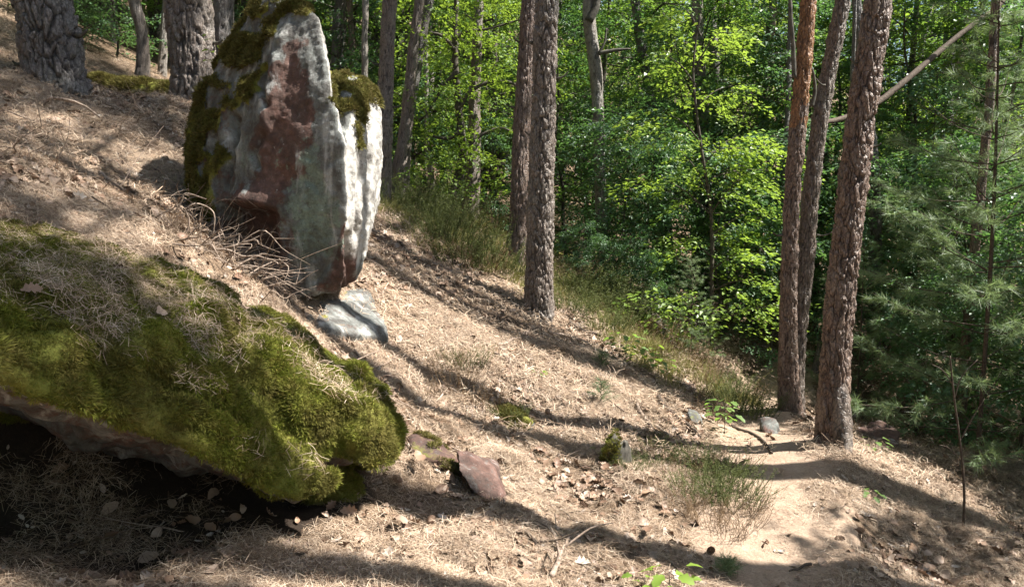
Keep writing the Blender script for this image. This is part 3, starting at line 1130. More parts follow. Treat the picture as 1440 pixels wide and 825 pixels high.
def px_trunk(lst, d, top_h=12.0, rscale=0.45, dd=0.0):
    """lst of (u, v, width px) from the base up, all about distance d; then extended up to top_h metres above the base"""
    rows = []
    for i, (u, v, w) in enumerate(lst):
        q = P(u, v, d + dd * i)
        rows.append([*q, w / F * d * 0.5 * d / math.hypot(d, q[0])])
    rows = np.array(rows)
    base = rows[0].copy()
    base2 = base.copy()
    base2[2] -= 0.35
    dirv = rows[-1, :3] - rows[-2, :3]
    dirv /= np.linalg.norm(dirv)
    dirv = dirv * 0.6 + np.array([0, 0, 0.4])
    dirv /= np.linalg.norm(dirv)
    last = rows[-1]
    rem = base[2] + top_h - last[2]
    ext = []
    for f in (0.33, 0.66, 1.0):
        q = last[:3] + dirv * rem * f + np.array([0.15 * math.sin(f * 5), 0.1 * math.cos(f * 4), 0]) * f
        ext.append([*q, last[3] * (1 - (1 - rscale) * f)])
    return np.vstack([base2, rows, ext])


# ---- foliage ----------------------------------------------------------------------------
def spray_verts(g, length=0.55, nleaf=34, ls=0.075, droop=0.12, width=0.62):
    """a flat beech or oak spray along +X lying about in XY. returns leaf quads and var"""
    P0, vr = [], []
    side_twigs = []
    for s in range(7):
        t = 0.12 + 0.85 * s / 6
        sg = 1 if s % 2 else -1
        side_twigs.append((t * length, sg, length * 0.5 * (1.1 - t) + 0.06))
    pts = []
    for k in range(nleaf):
        if k % 3 == 0:
            t = g.uniform(0.1, 1.0) * length
            pts.append((t, g.normal(0, 0.02), g.choice([-1, 1]) * g.uniform(0.4, 1.2)))
        else:
            tx, sg, ln = side_twigs[g.integers(0, 7)]
            q = g.uniform(0.15, 1.0) * ln
            pts.append((tx + q * 0.6, sg * q * 0.8, sg * g.uniform(0.1, 1.1) + g.normal(0, 0.4)))
    out = []
    for (x, y, ang) in pts:
        l = ls * g.uniform(0.65, 1.15)
        w = l * width * 0.5
        z = -droop * (x / length) ** 2 - 0.05 * abs(y) + g.normal(0, 0.018)
        fold = g.uniform(0.05, 0.35) * w
        tip = g.uniform(-0.45, 0.15) * l
        roll = g.normal(0, 0.35)
        ca, sa = math.cos(ang), math.sin(ang)
        loc = np.array([[0, 0, 0], [0.45 * l, w, fold + roll * w], [l, 0, tip], [0.45 * l, -w, fold - roll * w]])
        R = np.array([[ca, -sa, 0], [sa, ca, 0], [0, 0, 1]])
        out.append(loc @ R.T + [x, y, z])
        vr.append(g.uniform(0, 1))
    return np.array(out), np.array(vr)


def make_sprays(seed, n=6, **kw):
    g = np.random.default_rng(seed)
    return [spray_verts(g, **kw) for _ in range(n)]


SPR = make_sprays(1, 8)
SPR_FINE = make_sprays(2, 8, length=0.42, nleaf=34, ls=0.062)
SPR_BIG = make_sprays(3, 6, length=0.8, nleaf=30, ls=0.12)


def euler_mats(yaw, pitch, roll):
    cy, sy, cp, sp, cr, sr = np.cos(yaw), np.sin(yaw), np.cos(pitch), np.sin(pitch), np.cos(roll), np.sin(roll)
    z = 0 * yaw
    o = z + 1
    Rz = np.stack([np.stack([cy, -sy, z], -1), np.stack([sy, cy, z], -1), np.stack([z, z, o], -1)], -2)
    Ry = np.stack([np.stack([cp, z, sp], -1), np.stack([z, o, z], -1), np.stack([-sp, z, cp], -1)], -2)
    Rx = np.stack([np.stack([o, z, z], -1), np.stack([z, cr, -sr], -1), np.stack([z, sr, cr], -1)], -2)
    return Rz @ Ry @ Rx


def leaf_mesh(name, pos, yaw, pitch, roll, scale, sprays, g):
    """place a spray at each position and return one leaf mesh"""
    n = len(pos)
    R = euler_mats(yaw, pitch, roll)
    which = g.integers(0, len(sprays), n)
    Vs, As = [], []
    for k, (sv, va) in enumerate(sprays):
        m = which == k
        if not m.any():
            continue
        q = sv.reshape(-1, 3)
        w = np.einsum('nij,pj->npi', R[m] * scale[m][:, None, None], q) + pos[m][:, None]
        Vs.append(w.reshape(-1, 4, 3))
        shade = g.uniform(-0.25, 0.25, m.sum())
        As.append(np.clip(va[None] + shade[:, None], 0, 1).ravel())
    Vv = np.concatenate(Vs)
    A = np.concatenate(As)
    nq = len(Vv)
    idx = np.arange(nq * 4).reshape(-1, 4)
    Fc = np.concatenate([idx[:, [0, 1, 2]], idx[:, [0, 2, 3]]])
    return mesh_np(name, Vv.reshape(-1, 3), Fc, False, {'var': np.repeat(A, 4)})


def broadleaf(seed, height, z0, rad, nlimb, per_limb, sprays, trunk_r=0.07, lean=0.4, sc=1.0, up=0.35):
    """one leafy tree in local coordinates: (wood mesh, crown mesh)"""
    g = np.random.default_rng(seed)
    a = Acc()
    tp = [[0, 0, -0.3, trunk_r * 1.2]]
    x, y = 0.0, 0.0
    for k in range(1, 7):
        x += g.normal(0, lean * 0.25)
        y += g.normal(0, lean * 0.25)
        tp.append([x, y, height * k / 6 * 0.96, trunk_r * (1.05 - 0.95 * k / 6.5)])
    tp = np.array(tp)
    a.add(*tube(tp, 40, 9, True, 0.25, seed))
    ts = resample(tp, 60)
    pos, yaw = [], []
    for i in range(nlimb):
        f = (i + g.random()) / nlimb
        h = z0 + (height * 0.97 - z0) * f
        k = int(np.argmin(abs(ts[:, 2] - h)))
        o = ts[k, :3]
        prof = math.sin(math.pi * min(1, 0.22 + 0.78 * f) ** 0.9) ** 0.6 * 0.9 + 0.1
        ln = rad * prof * g.uniform(0.65, 1.15)
        az = i * 2.4 + g.normal(0, 0.5)
        dr = np.array([math.cos(az), math.sin(az), g.uniform(0.0, up * 2)])
        bend = np.array([g.normal(0, 0.15), g.normal(0, 0.15), g.normal(-0.05, 0.12)])
        p1 = o + dr * ln * 0.5 + bend * ln * 0.5
        p2 = o + dr * ln + bend * ln * 0.3
        lr = max(0.008, ts[k, 3] * 0.42)
        lp = np.array([[*o, lr], [*p1, lr * 0.6], [*p2, 0.004]])
        a.add(*tube(lp, 14, 6, False, 0.2, seed + i))
        lps = resample(lp, 20)
        for q in range(per_limb):
            t = g.uniform(0.25, 1.0) ** 0.8
            b = lps[int(t * 19), :3]
            off = g.normal(0, 1, 3) * np.array([0.22, 0.22, 0.13]) * (0.4 + 0.25 * ln)
            pos.append(b + off)
            yaw.append(az + g.normal(0, 0.9))
        # thin side twigs
        for q in range(3):
            b = lps[int(g.uniform(6, 18)), :3]
            az2 = az + g.choice([-1, 1]) * g.uniform(0.5, 1.1)
            e = b + np.array([math.cos(az2), math.sin(az2), g.uniform(0, 0.3)]) * 0.35 * ln
            a.add(*tube(np.array([[*b, lr * 0.35], [*((b + e) / 2 + [0, 0, 0.03]), lr * 0.22], [*e, 0.002]]), 6, 4, False))
    pos = np.array(pos)
    yaw = np.array(yaw)
    n = len(pos)
    lm = leaf_mesh('crown', pos, yaw, g.normal(0.12, 0.28, n), g.normal(0, 0.35, n), g.uniform(0.7, 1.3, n) * sc, sprays, g)
    return a.mesh('trunk'), lm


def copy_tree(root, loc, rz, scale=1.0, label=None, group=None, crown_mat=None):
    r = root.copy()
    COL.objects.link(r)
    r.location = loc
    r.rotation_euler = (0, 0, rz)
    r.scale = (scale, scale, scale)
    if label:
        r['label'] = label
    if group:
        r['group'] = group
    for ch in root.children:
        c = ch.copy()
        COL.objects.link(c)
        c.parent = r
        if crown_mat is not None and ch.name.startswith('crown'):
            c.material_slots[0].link = 'OBJECT'
            c.material_slots[0].material = crown_mat
    return r


def leafy_proto(seed, args, wood, leaf, label, group, name='leafy_tree'):
    wm, lm = broadleaf(seed, **args)
    r = empty(name, (0, 0, 0), label, 'tree', group)
    obj('trunk', wm, wood, r)
    c = obj('crown', lm, leaf, r)
    return r


def needle_puffs(g, pos, dirs, nn, ln, wd, spread=1.0, flat=0.0):
    """needles fanning out from points: thin triangles"""
    n = len(pos)
    d = g.normal(0, 1, (n, nn, 3)) * spread + dirs[:, None]
    d[..., 2] *= (1 - flat)
    d /= np.linalg.norm(d, axis=-1, keepdims=True)
    l = ln * g.uniform(0.6, 1.1, (n, nn, 1))
    base = pos[:, None] + dirs[:, None] * g.uniform(-0.5, 0.5, (n, nn, 1)) * ln
    side = np.cross(d, g.normal(0, 1, (n, nn, 3)))
    side /= np.linalg.norm(side, axis=-1, keepdims=True) + 1e-9
    V = np.stack([base - side * wd, base + side * wd, base + d * l - [0, 0, 0] ], 2)
    V[:, :, 2, 2] -= 0.12 * l[..., 0]
    vr = np.clip(g.uniform(0, 1, (n, 1)) * 0.6 + g.uniform(0, 0.4, (n, nn)), 0, 1)
    nt = n * nn
    return V.reshape(-1, 3), np.arange(nt * 3).reshape(-1, 3), np.repeat(vr.ravel(), 3)


def pine_crown(seed, h0, h1, rad, nlimb=34, puffs=22, nn=34, ln=0.13, wd=0.0045, top=None):
    """limbs and needle tufts of a tall pine, local: trunk axis at x=y=0 from h0 to h1"""
    g = np.random.default_rng(seed)
    a = Acc()
    pos, dirs = [], []
    for i in range(nlimb):
        f = (i + g.random()) / nlimb
        h = h0 + (h1 - h0) * f
        ln_ = rad * (1.0 - 0.55 * f) * g.uniform(0.5, 1.15) * (0.6 + 0.4 * math.sin(min(1, f * 3 + .3) * 1.57))
        az = i * 2.4 + g.normal(0, 0.4)
        d = np.array([math.cos(az), math.sin(az), g.uniform(0.0, 0.5)])
        o = np.array([0, 0, h])
        p1, p2 = o + d * ln_ * 0.5 + [0, 0, g.normal(0, 0.1)], o + d * ln_ + [0, 0, g.uniform(0, 0.35)]
        lp = np.array([[*o, 0.045 * (1.1 - f)], [*p1, 0.028 * (1.1 - f)], [*p2, 0.006]])
        a.add(*tube(lp, 10, 6, False, 0.3, i))
        s = resample(lp, 20)
        for q in range(puffs):
            t = g.uniform(0.35, 1.0)
            b = s[int(t * 19), :3] + g.normal(0, 1, 3) * np.array([0.28, 0.28, 0.14]) * (0.35 + 0.3 * ln_)
            pos.append(b)
            dd = d + g.normal(0, 0.5, 3) + [0, 0, 0.4]
            dirs.append(dd / np.linalg.norm(dd))
    V, Fc, vr = needle_puffs(g, np.array(pos), np.array(dirs), nn, ln, wd, 0.9)
    return a.mesh('limbs'), mesh_np('crown', V, Fc, False, {'var': vr})


PC = [pine_crown(s, 0.0, 4.5, 1.7) for s in range(3)]


def add_pine_crown(root, top_pt, var, scale=1.0, rz=0.0, down=4.0):
    """top_pt world point of the trunk's top; the crown hangs round it"""
    lm, cm = PC[var % 3]
    loc = Vector(top_pt) - root.location - Vector((0, 0, down * scale))
    a = obj('limbs', lm, M['bark_orange'] if not lm.materials else None, root, loc, (0, 0, rz))
    b = obj('crown', cm, M['needle_green'] if not cm.materials else None, root, loc, (0, 0, rz))
    a.scale = b.scale = (scale,) * 3


def pine(label, lst, d, k, step, amp, cell, mat, seed, top_h=13.0, flare=0.35, group=None, mat_top=None, crown=1.0, name='pine_tree', roots=5):
    pts = px_trunk(lst, d, top_h)
    b = pts[1, :3]
    root = empty(name, tuple(b), label, 'tree', group)
    bark_trunk('trunk', pts, k, step, amp, cell, root, mat, seed, flare, roots, mat_top)
    if crown:
        add_pine_crown(root, pts[-1, :3], seed, crown, seed * 1.3)
    return root


# near and middle trunks (photo pixel, width) from foot to frame top
t1 = pine('thick dark pine with deeply furrowed bark left of the boulder, nearest the left edge',
     [(82, 140, 100), (76, 90, 92), (68, 40, 88), (60, 0, 86), (52, -60, 84)], 7.2, 170, 0.017, 0.052, 0.105, M['bark_grey'], 1, 14, 0.30, roots=4)
t2 = pine('stout pine with flaking grey bark directly behind the boulder on the left',
     [(277, 152, 74), (274, 100, 68), (268, 40, 66), (266, 0, 66), (262, -60, 64)], 8.5, 120, 0.02, 0.034, 0.085, M['bark'], 2, 14, 0.25)
pine('straight grey pine showing between the stout pine and the boulder top',
     [(314, 140, 32), (314, 60, 31), (315, 0, 30), (316, -60, 29)], 11.5, 60, 0.04, 0.018, 0.08, M['bark_grey'], 3, 14)
pine('slim bent trunk left of the stout pine above the mossy log',
     [(200, 118, 24), (201, 70, 19), (198, 40, 17), (188, 0, 18), (180, -60, 16)], 13.0, 40, 0.05, 0.014, 0.08, M['bark'], 4, 11, 0.4, crown=0.8)
pine('very slim trunk close behind the stout pine on its left',
     [(228, 118, 15), (230, 60, 12), (235, 0, 11), (240, -60, 10)], 14.0, 30, 0.07, 0.012, 0.08, M['bark_pale'], 5, 10, crown=0.7)
t4 = pine('slender straight pine rising just behind the right shoulder of the boulder',
     [(537, 272, 27), (540, 200, 25), (543, 120, 22), (546, 40, 21), (549, 0, 20), (552, -60, 20)], 9.6, 70, 0.03, 0.013, 0.05, M['bark'], 6, 13, 0.2)
pine('leaning slim pine, second trunk right of the boulder',
     [(562, 288, 26), (567, 220, 22), (574, 150, 18), (580, 80, 15), (590, 0, 14), (596, -60, 13)], 10.6, 50, 0.04, 0.014, 0.06, M['bark'], 7, 12, 0.3)
pine('dark leaning trunk half hidden behind the leaning slim pine',
     [(550, 280, 18), (565, 210, 17), (580, 130, 15), (594, 50, 13), (604, 0, 12), (612, -60, 12)], 11.2, 40, 0.05, 0.012, 0.06, M['bark_grey'], 8, 12, 0.3)
pine('pale dappled thin trunk seen above the boulder shoulder',
     [(513, 250, 11), (513, 120, 10), (513, 60, 9), (514, 0, 9), (514, -60, 8)], 13.0, 30, 0.07, 0.010, 0.08, M['bark_pale'], 9, 11, crown=0.7)
pine('short pale trunk standing behind the grass on the slope, under the oak leaves',
     [(610, 285, 10), (606, 250, 9), (603, 220, 8), (600, 170, 7)], 13.5, 24, 0.08, 0.008, 0.07, M['bark_pale'], 10, 7, crown=0.5)
pine('sturdy trunk with shaded foot between the crooked oak and the middle pines',
     [(661, 316, 24), (664, 260, 22), (667, 200, 19), (668, 120, 16), (672, 40, 14), (676, -40, 12)], 11.8, 50, 0.04, 0.016, 0.07, M['bark'], 11, 12, 0.5)
t8 = pine('reddish pine standing close behind the left side of the big middle pine',
     [(730, 345, 36), (731, 300, 29), (733, 200, 26), (739, 100, 25), (745, 0, 24), (748, -60, 24)], 9.4, 90, 0.026, 0.018, 0.06, M['bark_red'], 12, 14, 0.25)
t9 = pine('big straight pine in the middle of the slope with cracked bark',
     [(757, 452, 47), (758, 420, 42), (759, 340, 39), (762, 230, 36), (766, 110, 34), (769, 0, 33), (771, -60, 32)], 7.5, 140, 0.016, 0.023, 0.058, M['bark'], 13, 14.5, 0.42, roots=4)
t10 = pine('pale slim trunk with a dead side branch, right of the big middle pine',
     [(852, 388, 19), (847, 330, 18), (844, 250, 17), (842, 170, 17), (838, 100, 18), (830, 40, 18), (828, 0, 17), (830, -60, 16)], 12.0, 44, 0.04, 0.010, 0.06, M['bark_pale'], 14, 12, 0.3, name='slim_tree')
a = Acc()
o10 = np.array(t10.location)
for lst in ([(842, 75, 3.2), (858, 72, 2.4), (872, 70, 2), (887, 69, 1)], [(842, 75, 2), (850, 60, 1.5), (853, 40, 1)], [(828, 30, 6), (838, 10, 5), (842, -20, 4)]):
    rows = np.array([[*(P(q[0], q[1], 11.9) - o10), q[2] / F * 12] for q in lst])
    a.add(*tube(rows, 12, 6, True, 0.2))
obj('dead_branch', a.mesh('dead_branch'), M['grey_limb'], t10)

# twin-stemmed pine by the path
d11 = 6.9
tw = empty('pine_tree', tuple(P(1114, 600, d11)), 'tall twin-stemmed pine at the bend of the path, upper left stem orange', 'tree')
pa = px_trunk([(1113, 600, 40), (1109, 540, 32), (1108, 470, 27), (1110, 380, 25), (1114, 280, 24), (1122, 180, 25), (1131, 80, 24), (1137, 0, 23), (1141, -60, 22)], d11, 14)
bark_trunk('stem', pa, 96, 0.02, 0.013, 0.042, tw, M['bark_red'], 21, 0.35, 4, (3.0, M['bark_orange']))
pb = px_trunk([(1116, 597, 36), (1117, 540, 31), (1122, 470, 27), (1132, 380, 26), (1140, 280, 25), (1152, 180, 25), (1168, 90, 24), (1182, 20, 24), (1192, -60, 23)], d11 + 0.12, 14)
bark_trunk('stem', pb, 96, 0.02, 0.014, 0.042, tw, M['bark'], 22, 0.35, 4)
add_pine_crown(tw, pa[-1, :3], 1, 0.9, 0.4)
add_pine_crown(tw, pb[-1, :3], 2, 0.9, 1.9)
ot = np.array(tw.location)
rows = []
for (u_, v_, w_, dd_) in ((1156, 172, 9, 7.02), (1180, 168, 11, 7.3), (1212, 155, 12, 7.5), (1240, 140, 13, 7.7), (1280, 108, 12.5, 7.9), (1330, 65, 11, 8.2), (1372, 32, 9.5, 8.4), (1405, 8, 8.5, 8.6), (1440, -30, 7, 8.8)):
    rows.append([*(P(u_, v_, dd_) - ot), w_ * 0.33 / F * dd_])
V_, F_ = tube(np.array(rows), 120, 20, True, 0.12, 3)
obj('long_branch', mesh_np('long_branch', V_, F_), M['twig_dark'], tw)['label'] = 'long bare grey branch reaching up to the right'
rows = [[*(P(u_, v_, 6.95) - ot), w_ * 0.5 / F * 7] for (u_, v_, w_) in ((1141, 150, 7), (1146, 128, 5), (1144, 105, 4), (1140, 92, 2))]
V_, F_ = tube(np.array(rows), 20, 8, True, 0.1, 3)
obj('branch_stub', mesh_np('branch_stub', V_, F_), M['grey_limb'], tw)
rows = [[*(P(u_, v_, 6.85) - ot), w_ * 0.5 / F * 7] for (u_, v_, w_) in ((1117, 110, 7), (1115, 60, 6), (1112, 20, 5), (1110, -30, 4))]
V_, F_ = tube(np.array(rows), 30, 8, True, 0.1, 3)
obj('side_stem', mesh_np('side_stem', V_, F_), M['grey_limb'], tw)
# the leaning pine in front
t13 = pine('big leaning pine with flaky red bark standing on the outer edge of the path',
     [(1170, 636, 58), (1170, 590, 50), (1175, 500, 47), (1184, 400, 45), (1195, 300, 44), (1206, 200, 43), (1218, 110, 42), (1231, 30, 41), (1240, -50, 40)], 5.4, 160, 0.012, 0.018, 0.058, M['bark_red'], 23, 13.5, 0.40, crown=1.0, roots=3)
a = Acc()
o13 = np.array(t13.location)
rr = np.array([[*(P(u_, v_, d_) - o13), w_ * 0.5 / F * 5.3] for (u_, v_, w_, d_) in ((1176, 480, 14, 5.42), (1181, 560, 26, 5.33), (1186, 615, 27, 5.27), (1189, 650, 22, 5.2), (1193, 680, 12, 5.12))])
V_, F_ = tube(rr, 60, 24, True, 0.0)
V_ = V_ + 0.010 * np.stack([fbm(V_ * np.array([30, 30, 12]) + q, 3, 5) for q in (0, 7, 14)], -1)
obj('root', mesh_np('root', V_, F_, True, {'var': 0.6 + 0.9 * fbm(V_ * np.array([34, 34, 10]), 2, 3), 'cell': 0.5 + 0.5 * vnoise(V_ * 14, 4)}), M['bark'], t13)
pine('grey straight trunk in shade directly behind the leaning pine',
     [(1228, 500, 21), (1229, 440, 20), (1230, 340, 20), (1228, 250, 19), (1222, 170, 17), (1213, 80, 15), (1204, 0, 14), (1200, -60, 13)], 9.8, 60, 0.035, 0.010, 0.05, M['bark_grey'], 24, 12, 0.25)
pine('reddish pine trunk high in the upper right corner behind the soft young pines',
     [(1352, 560, 17), (1368, 380, 16), (1386, 200, 15), (1395, 100, 15), (1400, 0, 14), (1404, -60, 13)], 8.0, 44, 0.05, 0.010, 0.05, M['bark_red'], 25, 12, 0.25)
pine('dark slanting trunk low down behind the twin pine and the leaning pine',
     [(1130, 590, 17), (1148, 520, 15), (1165, 440, 13), (1172, 380, 10)], 9.3, 30, 0.06, 0.010, 0.07, M['limb'] if False else M['bark_grey'], 26, 6, 0.2, crown=0.0, name='leaning_trunk')
pine('slim dark trunk just left of the twin pine at its foot',
     [(1095, 545, 12), (1096, 480, 11), (1098, 400, 10), (1100, 300, 9)], 10.5, 26, 0.07, 0.008, 0.07, M['bark_grey'], 27, 8, 0.2, crown=0.6)

def stubs(root, d, lst):
    """short broken dead branches on a trunk, (u, v, du, dv, width)"""
    o_ = np.array(root.location)
    for k, (u_, v_, du, dv, w_) in enumerate(lst):
        rows = [[*(P(u_ + du * t, v_ + dv * t + 3 * math.sin(3 * t), d - 0.04 * t) - o_), w_ * 0.5 / F * d * (1 - 0.55 * t)] for t in (0, 0.35, 0.7, 1.0)]
        V_, F_ = tube(np.array(rows), 14, 7, True, 0.3, k)
        obj('branch_stub', mesh_np('branch_stub', V_, F_), M['grey_limb'], root)


stubs(t9, 7.5, [(752, 190, -14, -6, 4), (783, 110, 16, -9, 4), (749, 60, -10, -8, 5)])
stubs(t8, 9.4, [(728, 150, -16, -4, 3.5), (735, 60, -14, -9, 3.5), (745, 40, 10, -10, 3)])
stubs(t13, 5.4, [(1190, 250, -12, -3, 5), (1225, 205, 14, -4, 4), (1208, 90, -13, -9, 4), (1180, 390, -15, 3, 3)])
stubs(tw, 6.9, [(1100, 330, -13, -4, 4), (1148, 330, 22, -4, 3), (1121, 140, -10, -8, 4), (1160, 120, -12, -10, 3)])
stubs(t4, 9.6, [(533, 90, -12, -5, 3), (553, 150, 12, -5, 3)])
stubs(t2, 8.5, [(300, 60, 14, -5, 6), (245, 30, -12, -4, 5)])
stubs(t1, 7.2, [(108, 50, 14, -8, 8), (30, 90, -12, -5, 6)])

# crooked dark oak behind the slope
ok = empty('oak_tree', tuple(P(625, 306, 11.4)), 'crooked dark oak with spreading bare limbs left of the middle pines', 'tree')
oo = np.array(ok.location)


def px_rows(lst, d, org):
    return np.array([[*(P(q[0], q[1], d + (q[3] if len(q) > 3 else 0)) - org), q[2] * 0.5 / F * d] for q in lst])


a = Acc()
a.add(*tube(px_rows([(618, 330, 22), (626, 300, 17), (640, 262, 14), (650, 225, 13), (648, 180, 11), (642, 120, 9), (640, 60, 8), (642, 0, 7), (650, -60, 6)], 11.4, oo), 90, 12, True, 0.25, 2))
obj('trunk', a.mesh('trunk'), M['limb'], ok)
for k, lst in enumerate(([(648, 150, 6), (660, 130, 6), (690, 115, 5), (722, 118, 4), (745, 140, 2)], [(643, 100, 6), (625, 120, 5), (600, 160, 3), (585, 170, 2)],
                         [(648, 185, 7), (630, 195, 5), (600, 190, 3)], [(641, 55, 5), (655, 45, 4), (690, 40, 3), (740, 25, 2)], [(640, 70, 5), (620, 50, 4), (590, 45, 2)], [(650, 215, 6), (670, 195, 5), (700, 180, 3), (720, 185, 2)])):
    V_, F_ = tube(px_rows(lst, 11.3, oo), 24, 7, True, 0.2, k)
    obj('limb', mesh_np('limb', V_, F_), M['limb'], ok)
g = np.random.default_rng(5)
pos = []
for k in range(230):
    pos.append(P(g.uniform(560, 725), g.uniform(-30, 270), g.uniform(10.4, 12.2)) - oo)
pos = np.array(pos)
n = len(pos)
obj('crown', leaf_mesh('crown', pos, g.uniform(0, 6.28, n), g.normal(0.15, 0.3, n), g.normal(0, 0.35, n), g.uniform(0.7, 1.2, n), SPR_FINE, g), M['leaf_sun'], ok)

# bright young beech in the clearing
by = empty('beech_sapling', tuple(P(1000, 520, 9.2)), 'bright yellow-green beech sapling in full sun left of the twin pine', 'tree')
bo = np.array(by.location)
a = Acc()
a.add(*tube(px_rows([(1003, 540, 7), (1001, 420, 6), (1000, 300, 5), (985, 200, 4), (975, 100, 3), (985, 20, 2)], 9.2, bo), 60, 8, True, 0.15))
pos, yaw = [], []
tiers = [((1000, 470), (900, 418)), ((1000, 455), (1110, 428)), ((1000, 440), (940, 405)), ((1000, 380), (1070, 345)), ((1000, 360), (945, 330)), ((1000, 330), (1080, 290)), ((1000, 300), (1055, 238)),
         ((998, 300), (930, 250)), ((995, 270), (960, 215)), ((990, 230), (1040, 190)), ((985, 200), (940, 160)), ((980, 150), (1030, 120)), ((978, 120), (940, 80)), ((980, 90), (1020, 40)),
         ((985, 50), (960, 10)), ((1000, 250), (1085, 240)), ((1000, 410), (1060, 395)), ((1000, 215), (1070, 215)), ((1000, 345), (1020, 330))]
for k, (s, e) in enumerate(tiers):
    dz = g.uniform(-0.7, 0.5) if k > 2 else -1.0 + 0.2 * k
    p0, p1 = P(*s, 9.2) - bo, P(*e, 9.2 + dz) - bo
    mid = (p0 + p1) / 2 + np.array([0, 0, 0.05])
    rows = np.array([[*p0, 0.012], [*mid, 0.008], [*p1, 0.002]])
    a.add(*tube(rows, 12, 5, False))
    s_ = resample(rows, 20)
    az = math.atan2(p1[1] - p0[1], p1[0] - p0[0])
    ln_ = np.linalg.norm(p1 - p0)
    for q in range(int(6 + ln_ * 7)):
        pos.append(s_[int(g.uniform(0.3, 1) * 19), :3] + g.normal(0, 1, 3) * [0.16, 0.22, 0.045])
        yaw.append(az + g.normal(0, 0.7))
pos, yaw = np.array(pos), np.array(yaw)
n = len(pos)
obj('trunk', a.mesh('trunk'), M['limb'], by)
obj('crown', leaf_mesh('crown', pos, yaw, g.normal(0.1, 0.15, n), g.normal(0, 0.2, n), g.uniform(0.7, 1.15, n), SPR_FINE, g), M['leaf_bright'], by)

# ---- leafy trees of the wood behind: a few kinds, copied one by one
GRP = 'leafy trees crowded in the wood behind the slope'
kinds = [
    (dict(height=7.5, z0=0.6, rad=1.9, nlimb=34, per_limb=12, sprays=SPR, trunk_r=0.07), 'leaf', 'mid-green young oak crowded among others in the wood behind'),
    (dict(height=6.0, z0=0.4, rad=1.7, nlimb=30, per_limb=12, sprays=SPR_FINE, trunk_r=0.05), 'leaf_dark', 'dark glossy-leaved bushy tree in the shade of the wood behind'),
    (dict(height=9.0, z0=1.2, rad=2.2, nlimb=38, per_limb=12, sprays=SPR, trunk_r=0.09), 'leaf_sun', 'fresh green beech crowded among others in the wood behind'),
    (dict(height=12.0, z0=4.0, rad=2.8, nlimb=40, per_limb=11, sprays=SPR_BIG, trunk_r=0.14), 'leaf', 'tall leafy tree with a high crown in the wood behind'),
    (dict(height=3.2, z0=0.15, rad=1.2, nlimb=24, per_limb=11, sprays=SPR_FINE, trunk_r=0.025), 'leaf_dark', 'low dark-leaved shrub under the trees of the wood behind'),
]
protos = []
for k, (kw, lf, lb) in enumerate(kinds):
    r = leafy_proto(40 + k, kw, M['limb'], M[lf], lb, GRP, 'leafy_shrub' if k == 4 else 'leafy_tree')
    protos.append(r)
used = set()
KIND_WORDS = ['mid-green young oak', 'dark glossy-leaved bushy tree', 'fresh green young beech', 'tall leafy tree with a high crown', 'low dark-leaved shrub']


PLURALS = ['mid-green young oaks', 'dark glossy bushy trees', 'fresh green beeches', 'tall leafy trees', 'low dark shrubs']


def place_phrase(u, d):
    if d > 30:
        far = 'far back '
    elif d > 19:
        far = 'deeper in '
    else:
        far = 'in the front row '
    if u < 240:
        w = 'behind the thick dark pine'
    elif u < 560:
        w = 'behind the boulder'
    elif u < 740:
        w = 'behind the crooked oak'
    elif u < 930:
        w = 'behind the pale slim trunk'
    elif u < 1090:
        w = 'behind the bright beech sapling'
    elif u < 1240:
        w = 'behind the twin pine'
    else:
        w = 'behind the soft young pines'
    return far + w


def put(k, x, y, rz=None, s=1.0, dz=0.0, mat=None):
    rz = random.uniform(0, 6.28) if rz is None else rz
    loc = (x, y, gz(x, y) - 0.05 + dz)
    if k in used:
        return copy_tree(protos[k], loc, rz, s, crown_mat=mat)
    used.add(k)
    p = protos[k]
    p.location = loc
    p.rotation_euler = (0, 0, rz)
    p.scale = (s, s, s)
    return p


def at_px(k, u, d, s=1.0, rz=None, mat=None, dz=0.0):
    p = P(u, 300, d)
    o = put(k, p[0], d, rz, s, dz, mat)
    o['label'] = KIND_WORDS[k] + ' ' + place_phrase(u, d)
    o['group'] = PLURALS[k] + ' ' + place_phrase(u, d)
    return o


# front row of the wood (behind the ridge)
for (k, u, d, s) in ((1, 580, 14.5, 0.9), (0, 650, 15.5, 0.9), (2, 700, 13.8, 0.8), (1, 800, 14.6, 0.8), (0, 830, 16.0, 1.0), (1, 915, 13.6, 0.85), (4, 815, 10.2, 0.26), (4, 850, 9.9, 0.24), (4, 885, 9.8, 0.27), (4, 915, 9.7, 0.26), (4, 870, 11.2, 0.8), (4, 905, 10.6, 0.7),
                     (1, 985, 13.2, 0.9), (0, 1000, 13.0, 1.0), (4, 1010, 10.2, 0.8), (2, 1060, 14.0, 0.9), (1, 1090, 11.2, 0.85), (4, 1080, 9.6, 0.6), (0, 1150, 12.0, 0.9), (4, 1160, 10.6, 0.9), (1, 1200, 11.8, 0.9), (2, 1270, 12.5, 0.9),
                     (1, 1300, 11.0, 0.9), (4, 1260, 9.6, 0.8), (0, 1370, 12.0, 1.0), (1, 1430, 10.5, 1.0), (4, 1400, 9.0, 1.0), (4, 1330, 9.6, 0.9), (2, 1480, 11.5, 1.0),
                     (1, 470, 15.5, 0.9), (0, 520, 17.0, 1.0), (1, 400, 17.0, 0.8), (0, 340, 17.5, 0.9), (1, 220, 17.5, 0.8), (2, 150, 17.5, 0.8), (4, 170, 14.0, 0.8), (1, 20, 16, 0.8), (0, -60, 15, 0.9), (4, 60, 15.0, 0.8), (4, 120, 13.5, 0.7), (4, 620, 14.0, 0.6), (4, 560, 14.5, 0.6), (4, 690, 13, 0.6), (4, 1450, 7.6, 0.8), (4, 1380, 7.9, 0.6)):
    at_px(k, u, d, s)
